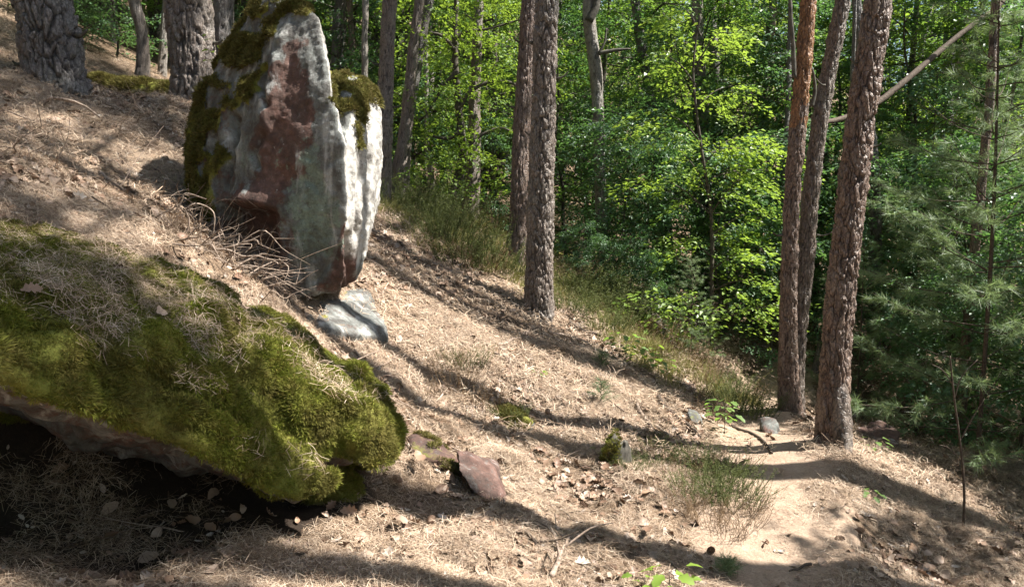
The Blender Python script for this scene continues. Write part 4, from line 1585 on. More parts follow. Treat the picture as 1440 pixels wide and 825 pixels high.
# second and third rows
for row, (d0, d1, du) in enumerate(((16.5, 20, 90), (20, 25, 80), (26, 32, 75), (34, 44, 70), (46, 60, 62))):
    u = -160 + random.uniform(0, 40)
    while u < 1620:
        if u > 1080 and row >= 2 and random.random() < 0.6:
            u += du
            continue
        k = random.choice((0, 2, 3, 1, 2) if row < 2 else (2, 3, 3, 0))
        s = random.uniform(0.9, 1.25) * (1 + 0.18 * row)
        if u > 1000:
            s *= 0.84 if row < 1 else 0.6
        at_px(k, u, random.uniform(d0, d1), s)
        u += du * random.uniform(0.7, 1.3)

# thin dark trunks between the leaves
for k in range(46):
    u = random.uniform(-50, 1500)
    d = random.uniform(13.0, 26.0)
    if 770 < u < 910 and d < 21:
        u += 160
    p = P(u, 300, d)
    z = gz(p[0], d)
    pl = place_phrase(u, d)
    r = empty('slender_tree', (p[0], d, z), 'slim bare trunk among the leaves ' + pl, 'tree', 'slim trunks ' + pl)
    if k < 6 or True:
        lx, ly = random.gauss(0, 0.6), random.gauss(0, 0.4)
        rr = random.uniform(0.05, 0.13)
        rows = np.array([[0, 0, -0.3, rr * 1.2], [lx * 0.2, ly * 0.2, 2.5, rr], [lx * 0.55 + random.gauss(0, .15), ly * 0.5, 5.5, rr * 0.85], [lx, ly, 10, rr * 0.6]])
        V_, F_ = tube(rows, 60, 9, True, 0.22, k)
        obj('trunk', mesh_np('trunk', V_, F_, True, {'var': 0.5 + 0.6 * vnoise(V_ * 12, k), 'cell': 0.5 + 0.5 * vnoise(V_ * 5, k + 1)}), M[random.choice(['bark_pale', 'bark', 'bark_grey', 'bark_grey', 'bark_red'])], r)
        a = Acc()
        for q in range(5):
            h = random.uniform(1.5, 8)
            az = random.uniform(0, 6.28)
            ln_ = random.uniform(0.5, 1.5)
            o_ = np.array([lx * h / 10, ly * h / 10, h])
            e_ = o_ + np.array([math.cos(az), math.sin(az), random.uniform(-0.1, 0.6)]) * ln_
            m_ = (o_ + e_) / 2 + np.array([0, 0, random.uniform(-0.1, 0.2)])
            obj('limb', mesh_np('limb', *tube(np.array([[*o_, rr * 0.3], [*m_, rr * 0.18], [*e_, 0.004]]), 10, 5, False, 0.2)), M['limb'], r)

r = next(o for o in bpy.data.objects if o.get('label') == 'slim dark trunk just left of the twin pine at its foot')
pm = NT('red_paint').fin((0.55, 0.03, 0.03), 0.6, 0.3)
a = Acc()
q = P(1097, 482, 10.5) - np.array(r.location)
for i in range(10):
    t0, t1 = i * 0.6283, (i + 1) * 0.6283
    a.add([q + [0, -0.065, 0], q + [0.022 * math.cos(t0), -0.062, 0.022 * math.sin(t0)], q + [0.022 * math.cos(t1), -0.062, 0.022 * math.sin(t1)]], [[0, 1, 2]])
obj('paint_mark', a.mesh('paint_mark'), pm, r)

# ---- soft young white pines on the right
def white_pine(seed, height, rad, nn=54):
    g = np.random.default_rng(seed)
    a = Acc()
    a.add(*tube(np.array([[0, 0, -0.2, 0.020], [0.03, 0, height * 0.5, 0.015], [0.0, 0.04, height, 0.004]]), 40, 7, True, 0.1))
    pos, dirs = [], []
    nw = int(height / 0.27)
    for w_ in range(nw):
        h = 0.35 + (height - 0.4) * w_ / (nw - 1)
        f = h / height
        L_ = rad * (1 - f) ** 0.7 * 1.05 + 0.12
        for b in range(5):
            az = b * 1.2566 + w_ * 0.7 + g.normal(0, 0.3)
            ln_ = L_ * g.uniform(0.45, 1.25)
            d = np.array([math.cos(az), math.sin(az), 0.1 + 0.5 * f + g.normal(0, 0.18)])
            o_ = np.array([0, 0, h + g.normal(0, 0.04)])
            m_ = o_ + d * ln_ * 0.5 - [0, 0, 0.04]
            e_ = o_ + d * ln_ + [0, 0, 0.06]
            rows = np.array([[*o_, 0.006], [*m_, 0.004], [*e_, 0.0015]])
            a.add(*tube(rows, 8, 4, False))
            s = resample(rows, 24)
            if g.random() < 0.16 and f < 0.7:
                continue
            nt = max(3, int(ln_ / 0.075))
            for t in range(nt):
                c0 = s[int(23 * (0.3 + 0.7 * t / nt)), :3]
                az2 = az + g.normal(0, 0.8)
                dd = np.array([math.cos(az2), math.sin(az2), g.uniform(-0.1, 0.5)])
                pos.append(c0 + dd * g.uniform(0, 0.17) + g.normal(0, 0.03, 3))
                dirs.append(dd / np.linalg.norm(dd))
    V, Fc, vr = needle_puffs(g, np.array(pos), np.array(dirs), nn, 0.12, 0.0019, 0.55)
    return a.mesh('stem'), mesh_np('needles', V, Fc, False, {'var': vr})


wps = []
WG = 'soft young pines on the right of the path'
for k, (hh, rd) in enumerate(((4.2, 1.15), (3.0, 0.95))):
    sm, nm = white_pine(60 + k, hh, rd)
    r = empty('young_pine', (0, 0, 0), 'x', 'tree', WG)
    obj('stem', sm, M['twig_dark'], r)
    obj('needles', nm, M['needle_soft'], r)
    wps.append(r)
for i, (k, u, d, s, lb) in enumerate(((0, 1392, 6.6, 1.0, 'tall soft-needled young pine with a thin dark stem near the right edge'),
                                   (1, 1345, 8.6, 1.0, 'soft-needled young pine just right of the leaning pine, its foot in leaves'),
                                   (0, 1310, 10.6, 0.9, 'soft grey-green young pine behind, between the leaning pine and the right edge'),
                                   (0, 1462, 8.4, 1.05, 'young pine cut off by the right edge of the picture'),
                                   (1, 1215, 8.9, 0.62, 'small bushy young pine low behind the leaning pine'),
                                   (1, 975, 8.4, 0.36, 'small blue-green young pine below the bright beech sapling'))):
    p = P(u, 300, d)
    loc = (p[0], d, gz(p[0], d) - 0.03)
    if i < 2:
        r = wps[k]
        r.location = loc
        r.scale = (s, s, s)
        r['label'] = lb
    else:
        r = copy_tree(wps[k], loc, i * 1.3, s, lb)
    if u < 1000:
        r['group'] = WG
# thin bare dead sapling in the right foreground
ds = empty('dead_sapling', tuple(G(1352, 745)), 'thin bare dead sapling leaning in the shade at the lower right', 'tree')
dso = np.array(ds.location)
dd_ = dso[1]
a = Acc()
a.add(*tube(px_rows([(1354, 760, 4), (1356, 690, 3.6), (1350, 620, 3), (1342, 560, 2.6), (1336, 500, 2)], dd_, dso), 40, 7, True, 0.1))
obj('stem', a.mesh('stem'), M['twig_dark'], ds)
for k, lst in enumerate(([(1350, 620, 2.5), (1366, 590, 2), (1385, 560, 1.2)], [(1342, 560, 2.2), (1352, 530, 1.6), (1375, 505, 1)], [(1340, 540, 2), (1325, 520, 1.5), (1310, 512, 1)], [(1353, 650, 2), (1335, 630, 1.5), (1320, 625, 1)])):
    V_, F_ = tube(px_rows(lst, dd_, dso), 12, 5, True, 0.1)
    obj('twig', mesh_np('twig', V_, F_), M['twig_dark'], ds)

# ---- unseen pines added beside the camera, crowns placed to throw the dappled shade
def shade_tree(S, t, k, label, crown=1.0, var=0, trunk=True, kind='pine'):
    """an added, unseen pine whose crown is set up-sun of point S at distance t along the sun's direction"""
    c = np.array(S) + L * t
    x, y = c[0], c[1]
    z0 = gz(x, y)
    root = empty('pine_tree', (x, y, z0), label, 'tree', 'unseen tall pines added around the viewer for shade')
    top = c[2] + 2.0 * crown
    rows = np.array([[0, 0, -0.3, 0.2], [0.05, 0, 2, 0.17], [0, 0.05, (top - z0) * 0.6, 0.13], [0, 0, top - z0, 0.05]])
    V_, F_ = tube(rows, 80, 12, True, 0.1, k)
    obj('trunk', mesh_np('trunk', V_, F_, True, {'var': 0.5 + 0.6 * vnoise(V_ * 12, k), 'cell': 0.5 + 0.5 * vnoise(V_ * 5, k + 1)}), M['bark'], root)
    add_pine_crown(root, (x, y, top), var, crown, k * 1.1)
    return root


SHADE = 'unseen tall pine added beside the viewer so its crown shades the slope'
for k, (S, t, cr) in enumerate((((-2.2, 2.6, 1.4), 12.5, 0.8), ((-3.0, 3.95, 2.0), 13.5, 0.85), ((-1.25, 2.62, 1.2), 11.0, 0.62), ((-1.9, 3.0, 1.3), 14.5, 0.7), ((4.9, 5.2, -0.8), 11.0, 0.8),
                                 ((-4.2, 7.2, 3.4), 18.5, 0.95), ((-5.8, 5.6, 4.2), 19, 1.0), ((5.8, 7.6, -1), 12, 0.9))):
    shade_tree(S, t, k, SHADE, cr, k)


# ---- leafy trees round the viewer, outside the frame, added to cut sky light and shade the slope
for (x, y, k, sc_) in ((-9, -3, 3, 1.0), (-6, -7, 2, 1.1), (-2, -8, 0, 1.2), (2.5, -7.5, 3, 0.9), (5.5, -8, 2, 1.0), (-4, -12, 3, 1.2), (3, -13, 3, 1.2), (-9, 2, 2, 1.0), (-12, 7, 3, 1.1), (-7.5, 9.5, 0, 1.0),
                       (8, -5, 0, 1.1), (6.1, 3.1, 2, 0.88), (7.0, 4.9, 1, 1.1), (7.2, 6.4, 0, 0.9), (9, 2.5, 2, 0.8), (9.5, 8, 2, 0.9), (5.6, 6.9, 4, 1.0), (5.2, 5.6, 4, 0.9), (12, 5, 3, 0.8), (-5, -4.5, 1, 1.0), (0.5, -5.5, 1, 1.0), (-13, -4, 3, 1.1)):
    o = put(k, x, y, None, sc_)
    o['label'] = KIND_WORDS[k] + (' outside the picture, beside the viewer' if x < 4 or y < 0 else ' on the lower slope, unseen beyond the right edge')
    o['group'] = 'leafy trees round the viewer'

# ---------------------------------------------------------------- litter, grass, twigs, small plants
def sample_ground(n, x0, x1, y0, y1, seed, dens=None, p=2.0):
    g = np.random.default_rng(seed)
    out = []
    tot = 0
    while tot < n:
        x = g.uniform(x0, x1, n * 3)
        y = g.uniform(y0, y1, n * 3)
        d = np.hypot(x, y)
        w = np.minimum(1, (2.6 / np.maximum(d, 1.5)) ** p)
        w = w * ((np.abs(x) < 0.75 * y + 0.5) * 0.92 + 0.08)
        if dens is not None:
            w = w * dens(x, y)
        m = g.random(len(x)) < w
        out.append(np.stack([x[m], y[m]], 1))
        tot += m.sum()
    q = np.concatenate(out)[:n]
    return q


def clump(seed, n, r, ln, wd, thick, lo=0.0, hi=1.0):
    g = np.random.default_rng(seed)
    a = Acc()
    for _ in range(n):
        rr = r * math.sqrt(g.random())
        th = g.uniform(0, 6.283)
        c = np.array([rr * math.cos(th), rr * math.sin(th), g.uniform(0, thick)])
        az = g.uniform(0, 6.283)
        tilt = g.normal(0, 0.16)
        d = np.array([math.cos(az), math.sin(az), tilt])
        s = np.array([-math.sin(az), math.cos(az), 0]) * wd
        l = ln * g.uniform(0.6, 1.15) / 2
        b = np.array([0, 0, g.uniform(-0.1, 0.25) * l])
        side = s / wd * g.normal(0, 0.12) * l
        v = g.uniform(lo, hi)
        a.add([c - d * l - s, c - d * l + s, c + b + side + s, c + b + side - s, c + d * l], [[0, 1, 2], [0, 2, 3], [3, 2, 4]], v)
    me = a.mesh('needle_clump', False)
    me.materials.append(M['needles'])
    return me


def place(q, name, label, meshes, smin, smax, lift=0.0, tilt=0.12, nrm_w=1.0):
    z = tz(q[:, 0], q[:, 1])
    n = tnormal(q[:, 0], q[:, 1])
    n = n + RNG.normal(0, tilt, n.shape)
    n[:, 2] += (1 - nrm_w) * 2
    n /= np.linalg.norm(n, axis=1)[:, None]
    return scatter_obj(name, label, np.stack([q[:, 0], q[:, 1], z + lift], 1), rot_from_normals(n), RNG.uniform(smin, smax, len(q)), meshes)


CL = [clump(s, 90, 0.10, 0.062, 0.0006, 0.012) for s in range(8)]
CLF = [clump(20 + s, 50, 0.16, 0.075, 0.0013, 0.02) for s in range(4)]
pathk = lambda x, y: 0.03 + 0.97 * sstep(0.22, 0.60, path_dist(x, y) + 0.16 * fbm(np.stack([x, y, 0 * x], -1) * 3, 2, 8))
needk = lambda x, y: pathk(x, y) * (1 - 0.95 * sstep(0.1, 0.45, hollow_shade(x, y))) * (0.05 + 0.95 * sstep(-0.25, 0.4, fbm(np.stack([x, y, 0 * x], -1) * 2.2, 3, 71)))
place(sample_ground(27000, -4.5, 4.5, 1.4, 7.0, 1, needk, 1.6), 'needle_litter', 'dry pine needles strewn over the near slope', CL, 0.7, 1.5)
place(sample_ground(12000, -9, 6, 5.0, 14.0, 2, pathk, 0.8), 'needle_litter', 'dry pine needles strewn over the farther slope', CLF, 0.8, 1.6)


def leaf_piece(seed, ln, wd, mat, lob=True):
    """a curled dry leaf with a lobed rim and a raised midrib"""
    g = np.random.default_rng(seed)
    n = 9
    rows = []
    curl, twist = g.uniform(-1.2, 1.4), g.normal(0, 0.5)
    for i in range(n):
        t = i / (n - 1)
        w = math.sin(math.pi * min(1, t * 0.93 + 0.04)) ** 0.8 * wd
        if lob:
            w *= 0.8 + 0.3 * math.cos(t * 26)
        x = t * ln
        z = curl * ln * 0.35 * (t - 0.5) ** 2 * 2
        e = g.uniform(0.1, 0.7) * w
        rows.append([[x, -w, z + e + twist * w * (t - .5)], [x, 0, z], [x, w, z + e - twist * w * (t - .5)]])
    Vv = np.array(rows).reshape(-1, 3)
    Vv[:, 0] -= ln / 2
    Vv[:, 2] += 0.004 - min(0, Vv[:, 2].min())
    Fc = grid_faces(n, 3)
    me = mesh_np('dry_leaf', Vv, Fc, True, {'var': np.full(len(Vv), g.uniform(0.1, 1))})
    me.materials.append(mat)
    return me


LV = [leaf_piece(s, 0.055, 0.019, M['dry_leaf'], s % 2 == 0) for s in range(10)]
leafk = lambda x, y: pathk(x, y) * (1 - 0.9 * sstep(0.2, 0.6, hollow_shade(x, y))) * (0.15 + 0.85 * sstep(-0.1, 0.5, fbm(np.stack([x, y, 0 * x], -1) * 1.6, 2, 55) + 0.35 * (x > 1.2) * (y < 8)))
place(sample_ground(14000, -4.5, 5.5, 1.6, 9.0, 3, leafk, 1.1), 'leaf_litter', 'dry curled brown and grey leaves among the needles', LV, 0.5, 1.5, 0.010, 0.45)
CONE = [leaf_piece(40 + s, 0.035, 0.008, M['dry_leaf'], False) for s in range(4)]
place(sample_ground(14000, -4.5, 5, 1.6, 8.0, 4, needk, 1.4), 'bark_flakes', 'small bark flakes and scraps on the forest floor', CONE, 0.4, 1.5, 0.010, 0.6)

# grass and heather
def tuft(seed, n, r, h, wd, mat, lean=0.5, curve=0.3):
    g = np.random.default_rng(seed)
    a = Acc()
    for _ in range(n):
        rr = r * math.sqrt(g.random())
        th = g.uniform(0, 6.283)
        b = np.array([rr * math.cos(th), rr * math.sin(th), -0.01])
        az = th + g.normal(0, 0.8)
        d = np.array([math.cos(az), math.sin(az), 0]) * g.uniform(0.05, lean)
        hh = h * g.uniform(0.4, 1.0)
        s = np.array([-math.sin(az), math.cos(az), 0]) * wd
        m = b + d * hh * 0.4 + [0, 0, hh * 0.6]
        e = b + d * hh * (1 + curve) + [0, 0, hh * (1 - 0.5 * curve * g.random())]
        a.add([b - s, b + s, m + s * 0.8, m - s * 0.8, e], [[0, 1, 2], [0, 2, 3], [3, 2, 4]], g.uniform(0, 1))
    me = a.mesh('grass_tuft', False)
    me.materials.append(mat)
    return me


def heather(seed, n, r, h, mat, dense=26):
    """wiry stems set with short scale leaves"""
    g = np.random.default_rng(seed)
    a = Acc()
    for _ in range(n):
        rr = r * math.sqrt(g.random())
        th = g.uniform(0, 6.283)
        b = np.array([rr * math.cos(th), rr * math.sin(th), -0.01])
        az = th + g.normal(0, 0.6)
        hh = h * g.uniform(0.45, 1.0)
        e = b + np.array([math.cos(az) * g.uniform(0.1, 0.7) * hh, math.sin(az) * g.uniform(0.1, 0.7) * hh, hh])
        m = (b + e) / 2 + g.normal(0, 0.02, 3)
        rows = np.array([[*b, 0.0016], [*m, 0.0012], [*e, 0.0005]])
        Vt, Ft = tube(rows, 5, 3, False)
        a.add(Vt, Ft, 0.1)
        s = resample(rows, 20)
        for q in range(dense):
            c0 = s[int(g.uniform(5, 20)), :3]
            d = g.normal(0, 1, 3)
            d[2] = abs(d[2]) * 0.9
            d /= np.linalg.norm(d)
            sd = np.cross(d, g.normal(0, 1, 3))
            sd /= np.linalg.norm(sd)
            l = g.uniform(0.010, 0.022)
            a.add([c0 - sd * 0.0016, c0 + sd * 0.0016, c0 + d * l], [[0, 1, 2]], g.uniform(0.2, 1))
    me = a.mesh('heather', False)
    me.materials.append(mat)
    return me


GT = [tuft(s, 40, 0.06, 0.13, 0.0014, M['grass']) for s in range(5)]
mk = lambda x, y: np.clip(mossy(x, y) * 1.2 - 0.2, 0, 1)
place(sample_ground(2300, -3.0, 4.0, 5.5, 13.5, 5, mk, 0.3), 'grass', 'thin yellow-green grass on the mossy band of the slope', GT, 0.6, 1.5, 0, 0.3, 0.5)
HT = [heather(s, 110, 0.18, 0.32, M['heather'], 44) for s in range(3)]
HD = [heather(10 + s, 60, 0.15, 0.28, M['heather_dry'], 18) for s in range(2)]
hs = [  # u, v, scale, kind, phrase
    ('heather on the bank left of the path', [(985, 700, 0.75, 0), (1012, 688, 0.8, 0), (1035, 712, 0.8, 0), (958, 672, 0.6, 1), (1045, 740, 0.65, 1), (925, 655, 0.6, 0), (900, 640, 0.55, 1), (1000, 735, 0.7, 1), (962, 722, 0.6, 1), (1022, 755, .55, 1), (940, 695, .6, 1), (885, 665, .5, 0), (1000, 660, .7, 1), (1025, 668, .6, 0), (975, 650, .6, 0), (1055, 720, .5, 1), (915, 625, .5, 0)]),
    ('heather in the middle of the slope right of the mossy rock', [(640, 545, 0.9, 1), (660, 560, 0.9, 1), (690, 575, 0.8, 1), (625, 520, 0.8, 1), (655, 520, 0.7, 0), (600, 560, .7, 1), (715, 590, .6, 0)]),
    ('heather bushes along the grassy band behind the boulder', [(560, 300, 1.1, 0), (590, 305, 1.3, 0), (615, 325, 1.2, 0), (640, 345, 1.2, 0), (600, 340, 1.0, 0), (655, 375, 1.2, 0), (675, 380, 1.0, 1), (700, 385, 0.9, 0), (630, 315, 1.3, 0), (690, 330, 1.1, 1), (610, 362, 0.8, 1)]),
    ('heather along the edge of the slope right of the big middle pine', [(800, 400, 1.1, 1), (820, 415, 1.2, 0), (845, 430, 1.2, 0), (870, 455, 1.1, 0), (890, 470, 1.0, 1), (800, 440, 0.8, 0), (920, 500, 1.0, 1), (850, 465, 0.8, 0)]),
    ('heather and dry stalks on the bank above the bend of the path', [(960, 520, 1.2, 1), (985, 540, 1.3, 1), (1010, 560, 1.3, 0), (1030, 580, 1.2, 0), (1050, 590, 1.1, 0), (1000, 590, 0.8, 1), (975, 560, .9, 1), (1040, 560, 1.3, 1)]),
]
for phrase, lst in hs:
    for k, (u_, v_, s_, kd) in enumerate(lst):
        q = G(u_, v_)
        o = bpy.data.objects.new('heather_bush', (HD if kd else HT)[k % (2 if kd else 3)])
        COL.objects.link(o)
        o.location = (q[0], q[1], gz(q[0], q[1]))
        nr = tnormal(np.array([q[0]]), np.array([q[1]]))[0]
        o.rotation_euler = (-nr[1] * 0.3, nr[0] * 0.3, random.uniform(0, 6.28))
        k2 = 1.5 if 'grassy band' in phrase or 'edge of the slope' in phrase else 1.0
        o.scale = (s_ * k2 * 1.15, s_ * k2 * 1.15, s_ * k2 * random.uniform(0.65, 0.9))
        tag(o, ('dry brown ' if kd else 'wiry green ') + phrase, 'heather', ('dry ' if kd else 'green ') + phrase)

# ---- sticks and twigs
def twig_mesh(seed, ln, r, forks, mat, curve=0.12):
    g = np.random.default_rng(seed)
    a = Acc()
    n = 5
    rows = []
    y, z = 0, 0
    for i in range(n):
        t = i / (n - 1)
        rows.append([(t - 0.5) * ln, y, z, r * (1 - 0.75 * t)])
        y += g.normal(0, curve) * ln / n * 1.6
        z += g.normal(0, curve * 0.5) * ln / n
    rows = np.array(rows)
    rows[:, 2] -= rows[:, 2].min() - r
    a.add(*tube(rows, 18, 6, True, 0.3, seed), 0.3)
    s = resample(rows, 20)
    for k in range(forks):
        b = s[int(g.uniform(5, 18))]
        az = g.choice([-1, 1]) * g.uniform(0.4, 1.0)
        l = ln * g.uniform(0.15, 0.38)
        e = b[:3] + np.array([math.cos(az), math.sin(az), g.uniform(0, 0.5)]) * l
        m = (b[:3] + e) / 2 + g.normal(0, 0.05, 3) * l
        a.add(*tube(np.array([[*b[:3], b[3] * 0.7], [*m, b[3] * 0.5], [*e, b[3] * 0.2]]), 8, 5, True, 0.2), 0.3)
    me = a.mesh('twig')
    me.materials.append(mat)
    return me


TW = [twig_mesh(s, 1.0, 0.011, 1 + s % 4, M['twig'] if s % 3 else M['twig_dark']) for s in range(9)]


def lay(me, x, y, yaw, s, name, label, cat, group=None, lift=0.012, tilt=0.0):
    z = gz(x, y)
    dx, dy = math.cos(yaw) * s * 0.4, math.sin(yaw) * s * 0.4
    slope = (gz(x + dx, y + dy) - gz(x - dx, y - dy)) / (2 * math.hypot(dx, dy) + 1e-6)
    o = bpy.data.objects.new(name, me)
    COL.objects.link(o)
    zc = (gz(x + dx, y + dy) + gz(x - dx, y - dy) + z) / 3
    o.location = (x, y, max(z, zc) - 0.003 + lift)
    o.rotation_euler = (0, -math.atan(slope) + tilt, yaw)
    o.scale = (s, s, s)
    return tag(o, label, cat, group)


def stick_px(u0, v0, u1, v1, w, name, label, dark=False, bend=0.05, cat='stick', lift=0.01, forks=()):
    """a stick lying on the ground between two photo pixels"""
    a0, a1 = G(u0, v0), G(u1, v1)
    g = np.random.default_rng(int(u0 + v0))
    ln_ = np.linalg.norm(a1 - a0)
    r = w * 0.5 / F * a0[1]
    rows = []
    for i in range(6):
        t = i / 5
        x, y = a0[0] * (1 - t) + a1[0] * t + g.normal(0, bend) * ln_ * 0.5 * math.sin(math.pi * t), a0[1] * (1 - t) + a1[1] * t + g.normal(0, bend) * ln_ * 0.3
        rows.append([x, y, gz(x, y) + r + lift + 0.01 * g.random(), r * (1 - 0.5 * t)])
    rows = np.array(rows)
    a = Acc()
    org = rows[0, :3].copy()
    rows[:, :3] -= org
    a.add(*tube(rows, 40, 7, True, 0.3, int(u0)), 0.3)
    s_ = resample(rows, 30)
    for t, az, l in forks:
        b = s_[int(t * 29)]
        d = (rows[-1, :3] - rows[0, :3]) / ln_
        ang = math.atan2(d[1], d[0]) + az
        e = b[:3] + np.array([math.cos(ang), math.sin(ang), 0.25]) * l
        m = (b[:3] + e) / 2 + g.normal(0, 0.02, 3)
        a.add(*tube(np.array([[*b[:3], b[3] * 0.7], [*m, b[3] * 0.5], [*e, b[3] * 0.25]]), 12, 6, True, 0.2), 0.3)
    o = obj(name, a.mesh(name), M['twig_dark'] if dark else M['twig'], None, tuple(org))
    return tag(o, label, cat)


stick_px(775, 825, 800, 765, 9, 'fallen_branch', 'forked brown branch lying at the bottom edge in the middle', False, 0.04, 'branch', 0.02, ((0.7, -0.8, 0.28), (0.55, 0.7, 0.3), (0.9, 0.5, 0.2)))
stick_px(740, 762, 790, 800, 6, 'fallen_branch', 'dark crooked branch beside the forked one at the bottom edge', True, 0.08, 'branch', 0.01, ((0.3, 0.8, 0.2), (0.6, -0.7, 0.25)))
stick_px(700, 772, 728, 740, 4, 'stick', 'short straight stick on bright needles in the lower middle')
stick_px(735, 750, 838, 755, 3.5, 'stick', 'thin pale stick lying level in the lower middle', False, 0.08)
stick_px(700, 490, 745, 480, 5, 'stick', 'pale stick below the left foot of the big middle pine')
stick_px(770, 470, 830, 492, 5, 'stick', 'pale curved root-like stick right of the big middle pine foot', False, 0.08)
stick_px(800, 460, 845, 478, 8, 'stick', 'dark thick stick in shadow right of the big middle pine', True)
stick_px(695, 500, 725, 520, 4, 'stick', 'pale bent stick in the litter below the big middle pine', False, 0.1)
stick_px(835, 498, 890, 515, 6, 'stick', 'broken pale stick above the small pine seedling')
stick_px(895, 580, 940, 622, 7, 'stick', 'bent grey stick on the slope below the grassy edge', False, 0.06)
stick_px(930, 640, 900, 700, 4, 'stick', 'grey stick in the heather left of the path')
stick_px(510, 372, 545, 392, 8, 'stick', 'dark weathered piece of wood on the bare patch right of the boulder', True, 0.02)
stick_px(560, 345, 590, 372, 5, 'stick', 'short stick in the shade below the heather by the boulder', True)
stick_px(585, 640, 650, 672, 4, 'stick', 'thin curved twig across the shaded hollow in the slope', False, 0.1)
stick_px(480, 505, 560, 512, 3.5, 'stick', 'thin forked twig above the mossy overhang', False, 0.05, 'stick', 0.04, ((0.4, 0.9, 0.2), (0.2, -0.6, 0.2)))
stick_px(500, 500, 540, 570, 3.5, 'stick', 'long thin twig leaning down behind the mossy overhang', False, 0.05, 'stick', 0.03, ((0.6, 0.8, 0.15),))
stick_px(620, 545, 655, 570, 5, 'stick', 'pale short stick among the dry heather')
stick_px(290, 812, 335, 790, 4, 'stick', 'pale stick at the sunlit lower edge below the hollow', False, 0.06, 'stick', 0.02, ((0.5, 0.6, 0.12),))
stick_px(140, 250, 210, 300, 6, 'stick', 'thick brown stick pointing at the brush beside the boulder', False, 0.04)
stick_px(0, 262, 80, 290, 4, 'stick', 'long pale stick at the left edge of the slope', False, 0.06)
stick_px(1140, 800, 1110, 812, 5, 'stick', 'dark short stick on the path at the bottom', True)
stick_px(1010, 585, 1085, 640, 6, 'root', 'dark root running along the bank beside the path', True, 0.05, 'root', -0.01)
stick_px(925, 560, 985, 620, 8, 'root', 'dark root on the bank below the grassy edge', True, 0.05, 'root', -0.01)
regions = [('on the slope left of the boulder', 110, -4.4, -1.9, 3.9, 7.5), ('on the slope below the big middle pine', 120, -1.2, 1.6, 3.6, 8.0), ('in the lower foreground', 60, -2.0, 1.0, 2.6, 3.7), ('on the shaded slope right of the path', 90, 1.7, 5.0, 3.4, 7.0)]
for ph, cnt, x0, x1, y0, y1 in regions:
    for k in range(cnt):
        x, y = random.uniform(x0, x1), random.uniform(y0, y1)
        if path_dist(np.array([x]), np.array([y]))[0] < 0.3:
            continue
        lay(random.choice(TW), x, y, random.uniform(0, 6.28), random.choice((0.12, 0.18, 0.25, 0.35, 0.5)) * random.uniform(0.8, 1.2), 'twig_piece', 'small dead twig lying among needles ' + ph, 'twig', 'small dead twigs ' + ph, 0.006, random.uniform(-0.08, 0.08))

# brush beside the boulder
def brush(name, label, u0, v0, n, spread, ln, d, seed, extra=()):
    g = np.random.default_rng(seed)
    c0 = G(u0, v0)
    root = empty(name, tuple(c0), label, 'brushwood')
    for k in range(n):
        t = g.uniform(-1, 1)
        bx, by = c0[0] + t * spread[0] + g.normal(0, 0.08), c0[1] + t * spread[1] + g.normal(0, 0.12)
        bz = gz(bx, by) - 0.01
        az = g.normal(-0.2, 1.1)
        l = ln * g.uniform(0.35, 1.0)
        el = g.uniform(0.05, 0.75)
        dv = np.array([math.cos(az) * math.cos(el), math.sin(az) * math.cos(el) * 0.7 - 0.2, math.sin(el)])
        p1 = np.array([bx, by, bz]) + dv * l * 0.5 + g.normal(0, 0.05, 3)
        p2 = np.array([bx, by, bz]) + dv * l + np.array([g.normal(0, 0.06), g.normal(0, .06), -0.35 * l * g.random()])
        for p_q in (p1, p2):
            p_q[2] = max(p_q[2], gz(p_q[0], p_q[1]) + 0.005)
        b0 = np.array([bx, by, bz])
        r0 = 0.0045 * g.uniform(0.5, 1.4)
        rows = np.array([[*b0, r0], [*((b0 * 0.55 + p1 * 0.45) + g.normal(0, 0.018, 3)), r0 * 0.9], [*p1, r0 * 0.75], [*((p1 + p2) / 2 + g.normal(0, 0.022, 3)), r0 * 0.5], [*p2, r0 * 0.2]])
        rows[:, :3] -= c0
        a = Acc()
        a.add(*tube(rows, 16, 5, True, 0.4, k), 0.3)
        s_ = resample(rows, 12)
        for q in range(g.integers(0, 4)):
            b = s_[int(g.uniform(3, 11)), :3]
            e = b + g.normal(0, 1, 3) * 0.09 * l / ln * 1.6 + dv * 0.08
            a.add(*tube(np.array([[*b, 0.003], [*((b + e) / 2 + g.normal(0, 0.01, 3)), 0.002], [*e, 0.001]]), 6, 4, False), 0.3)
        obj('twig', a.mesh('twig'), M['twig'], root)
    for lst, dd in extra:
        V_, F_ = tube(px_rows(lst, dd, c0), 30, 6, True, 0.2)
        obj('twig', mesh_np('twig', V_, F_), M['twig'], root)
    return root


brush('brush_pile', 'tangle of pale dead twigs against the left foot of the boulder', 300, 345, 70, (0.38, -0.35), 0.55, 4.8, 3,
      (([(300, 350, 3), (322, 352, 3), (340, 360, 2.6), (362, 360, 2.4), (380, 365, 2), (404, 366, 1.5)], 4.85), ([(392, 364, 2), (400, 370, 1.5), (406, 376, 1)], 4.85), ([(262, 335, 3), (266, 310, 2.6), (262, 296, 2.4), (276, 286, 2.2), (296, 294, 2), (302, 306, 1.8), (300, 330, 1)], 4.9), ([(245, 300, 3), (256, 282, 2.6), (262, 272, 2.2), (290, 280, 1.5)], 4.95)))
brush('brush_pile', 'sparse dead twigs on the slope between the left pines and the mossy rock', 190, 290, 34, (0.75, 0.1), 0.5, 4.8, 4)
brush('dead_branch_arch', 'pale arching dead branch on the ground at the foot of the thick dark pine', 100, 160, 10, (0.6, 0.0), 0.5, 6.8, 5,
      (([(55, 165, 5), (66, 140, 4.5), (95, 141, 4), (120, 150, 3), (140, 165, 2)], 6.6), ([(50, 160, 4), (70, 137, 3.5), (72, 145, 2)], 6.6)))

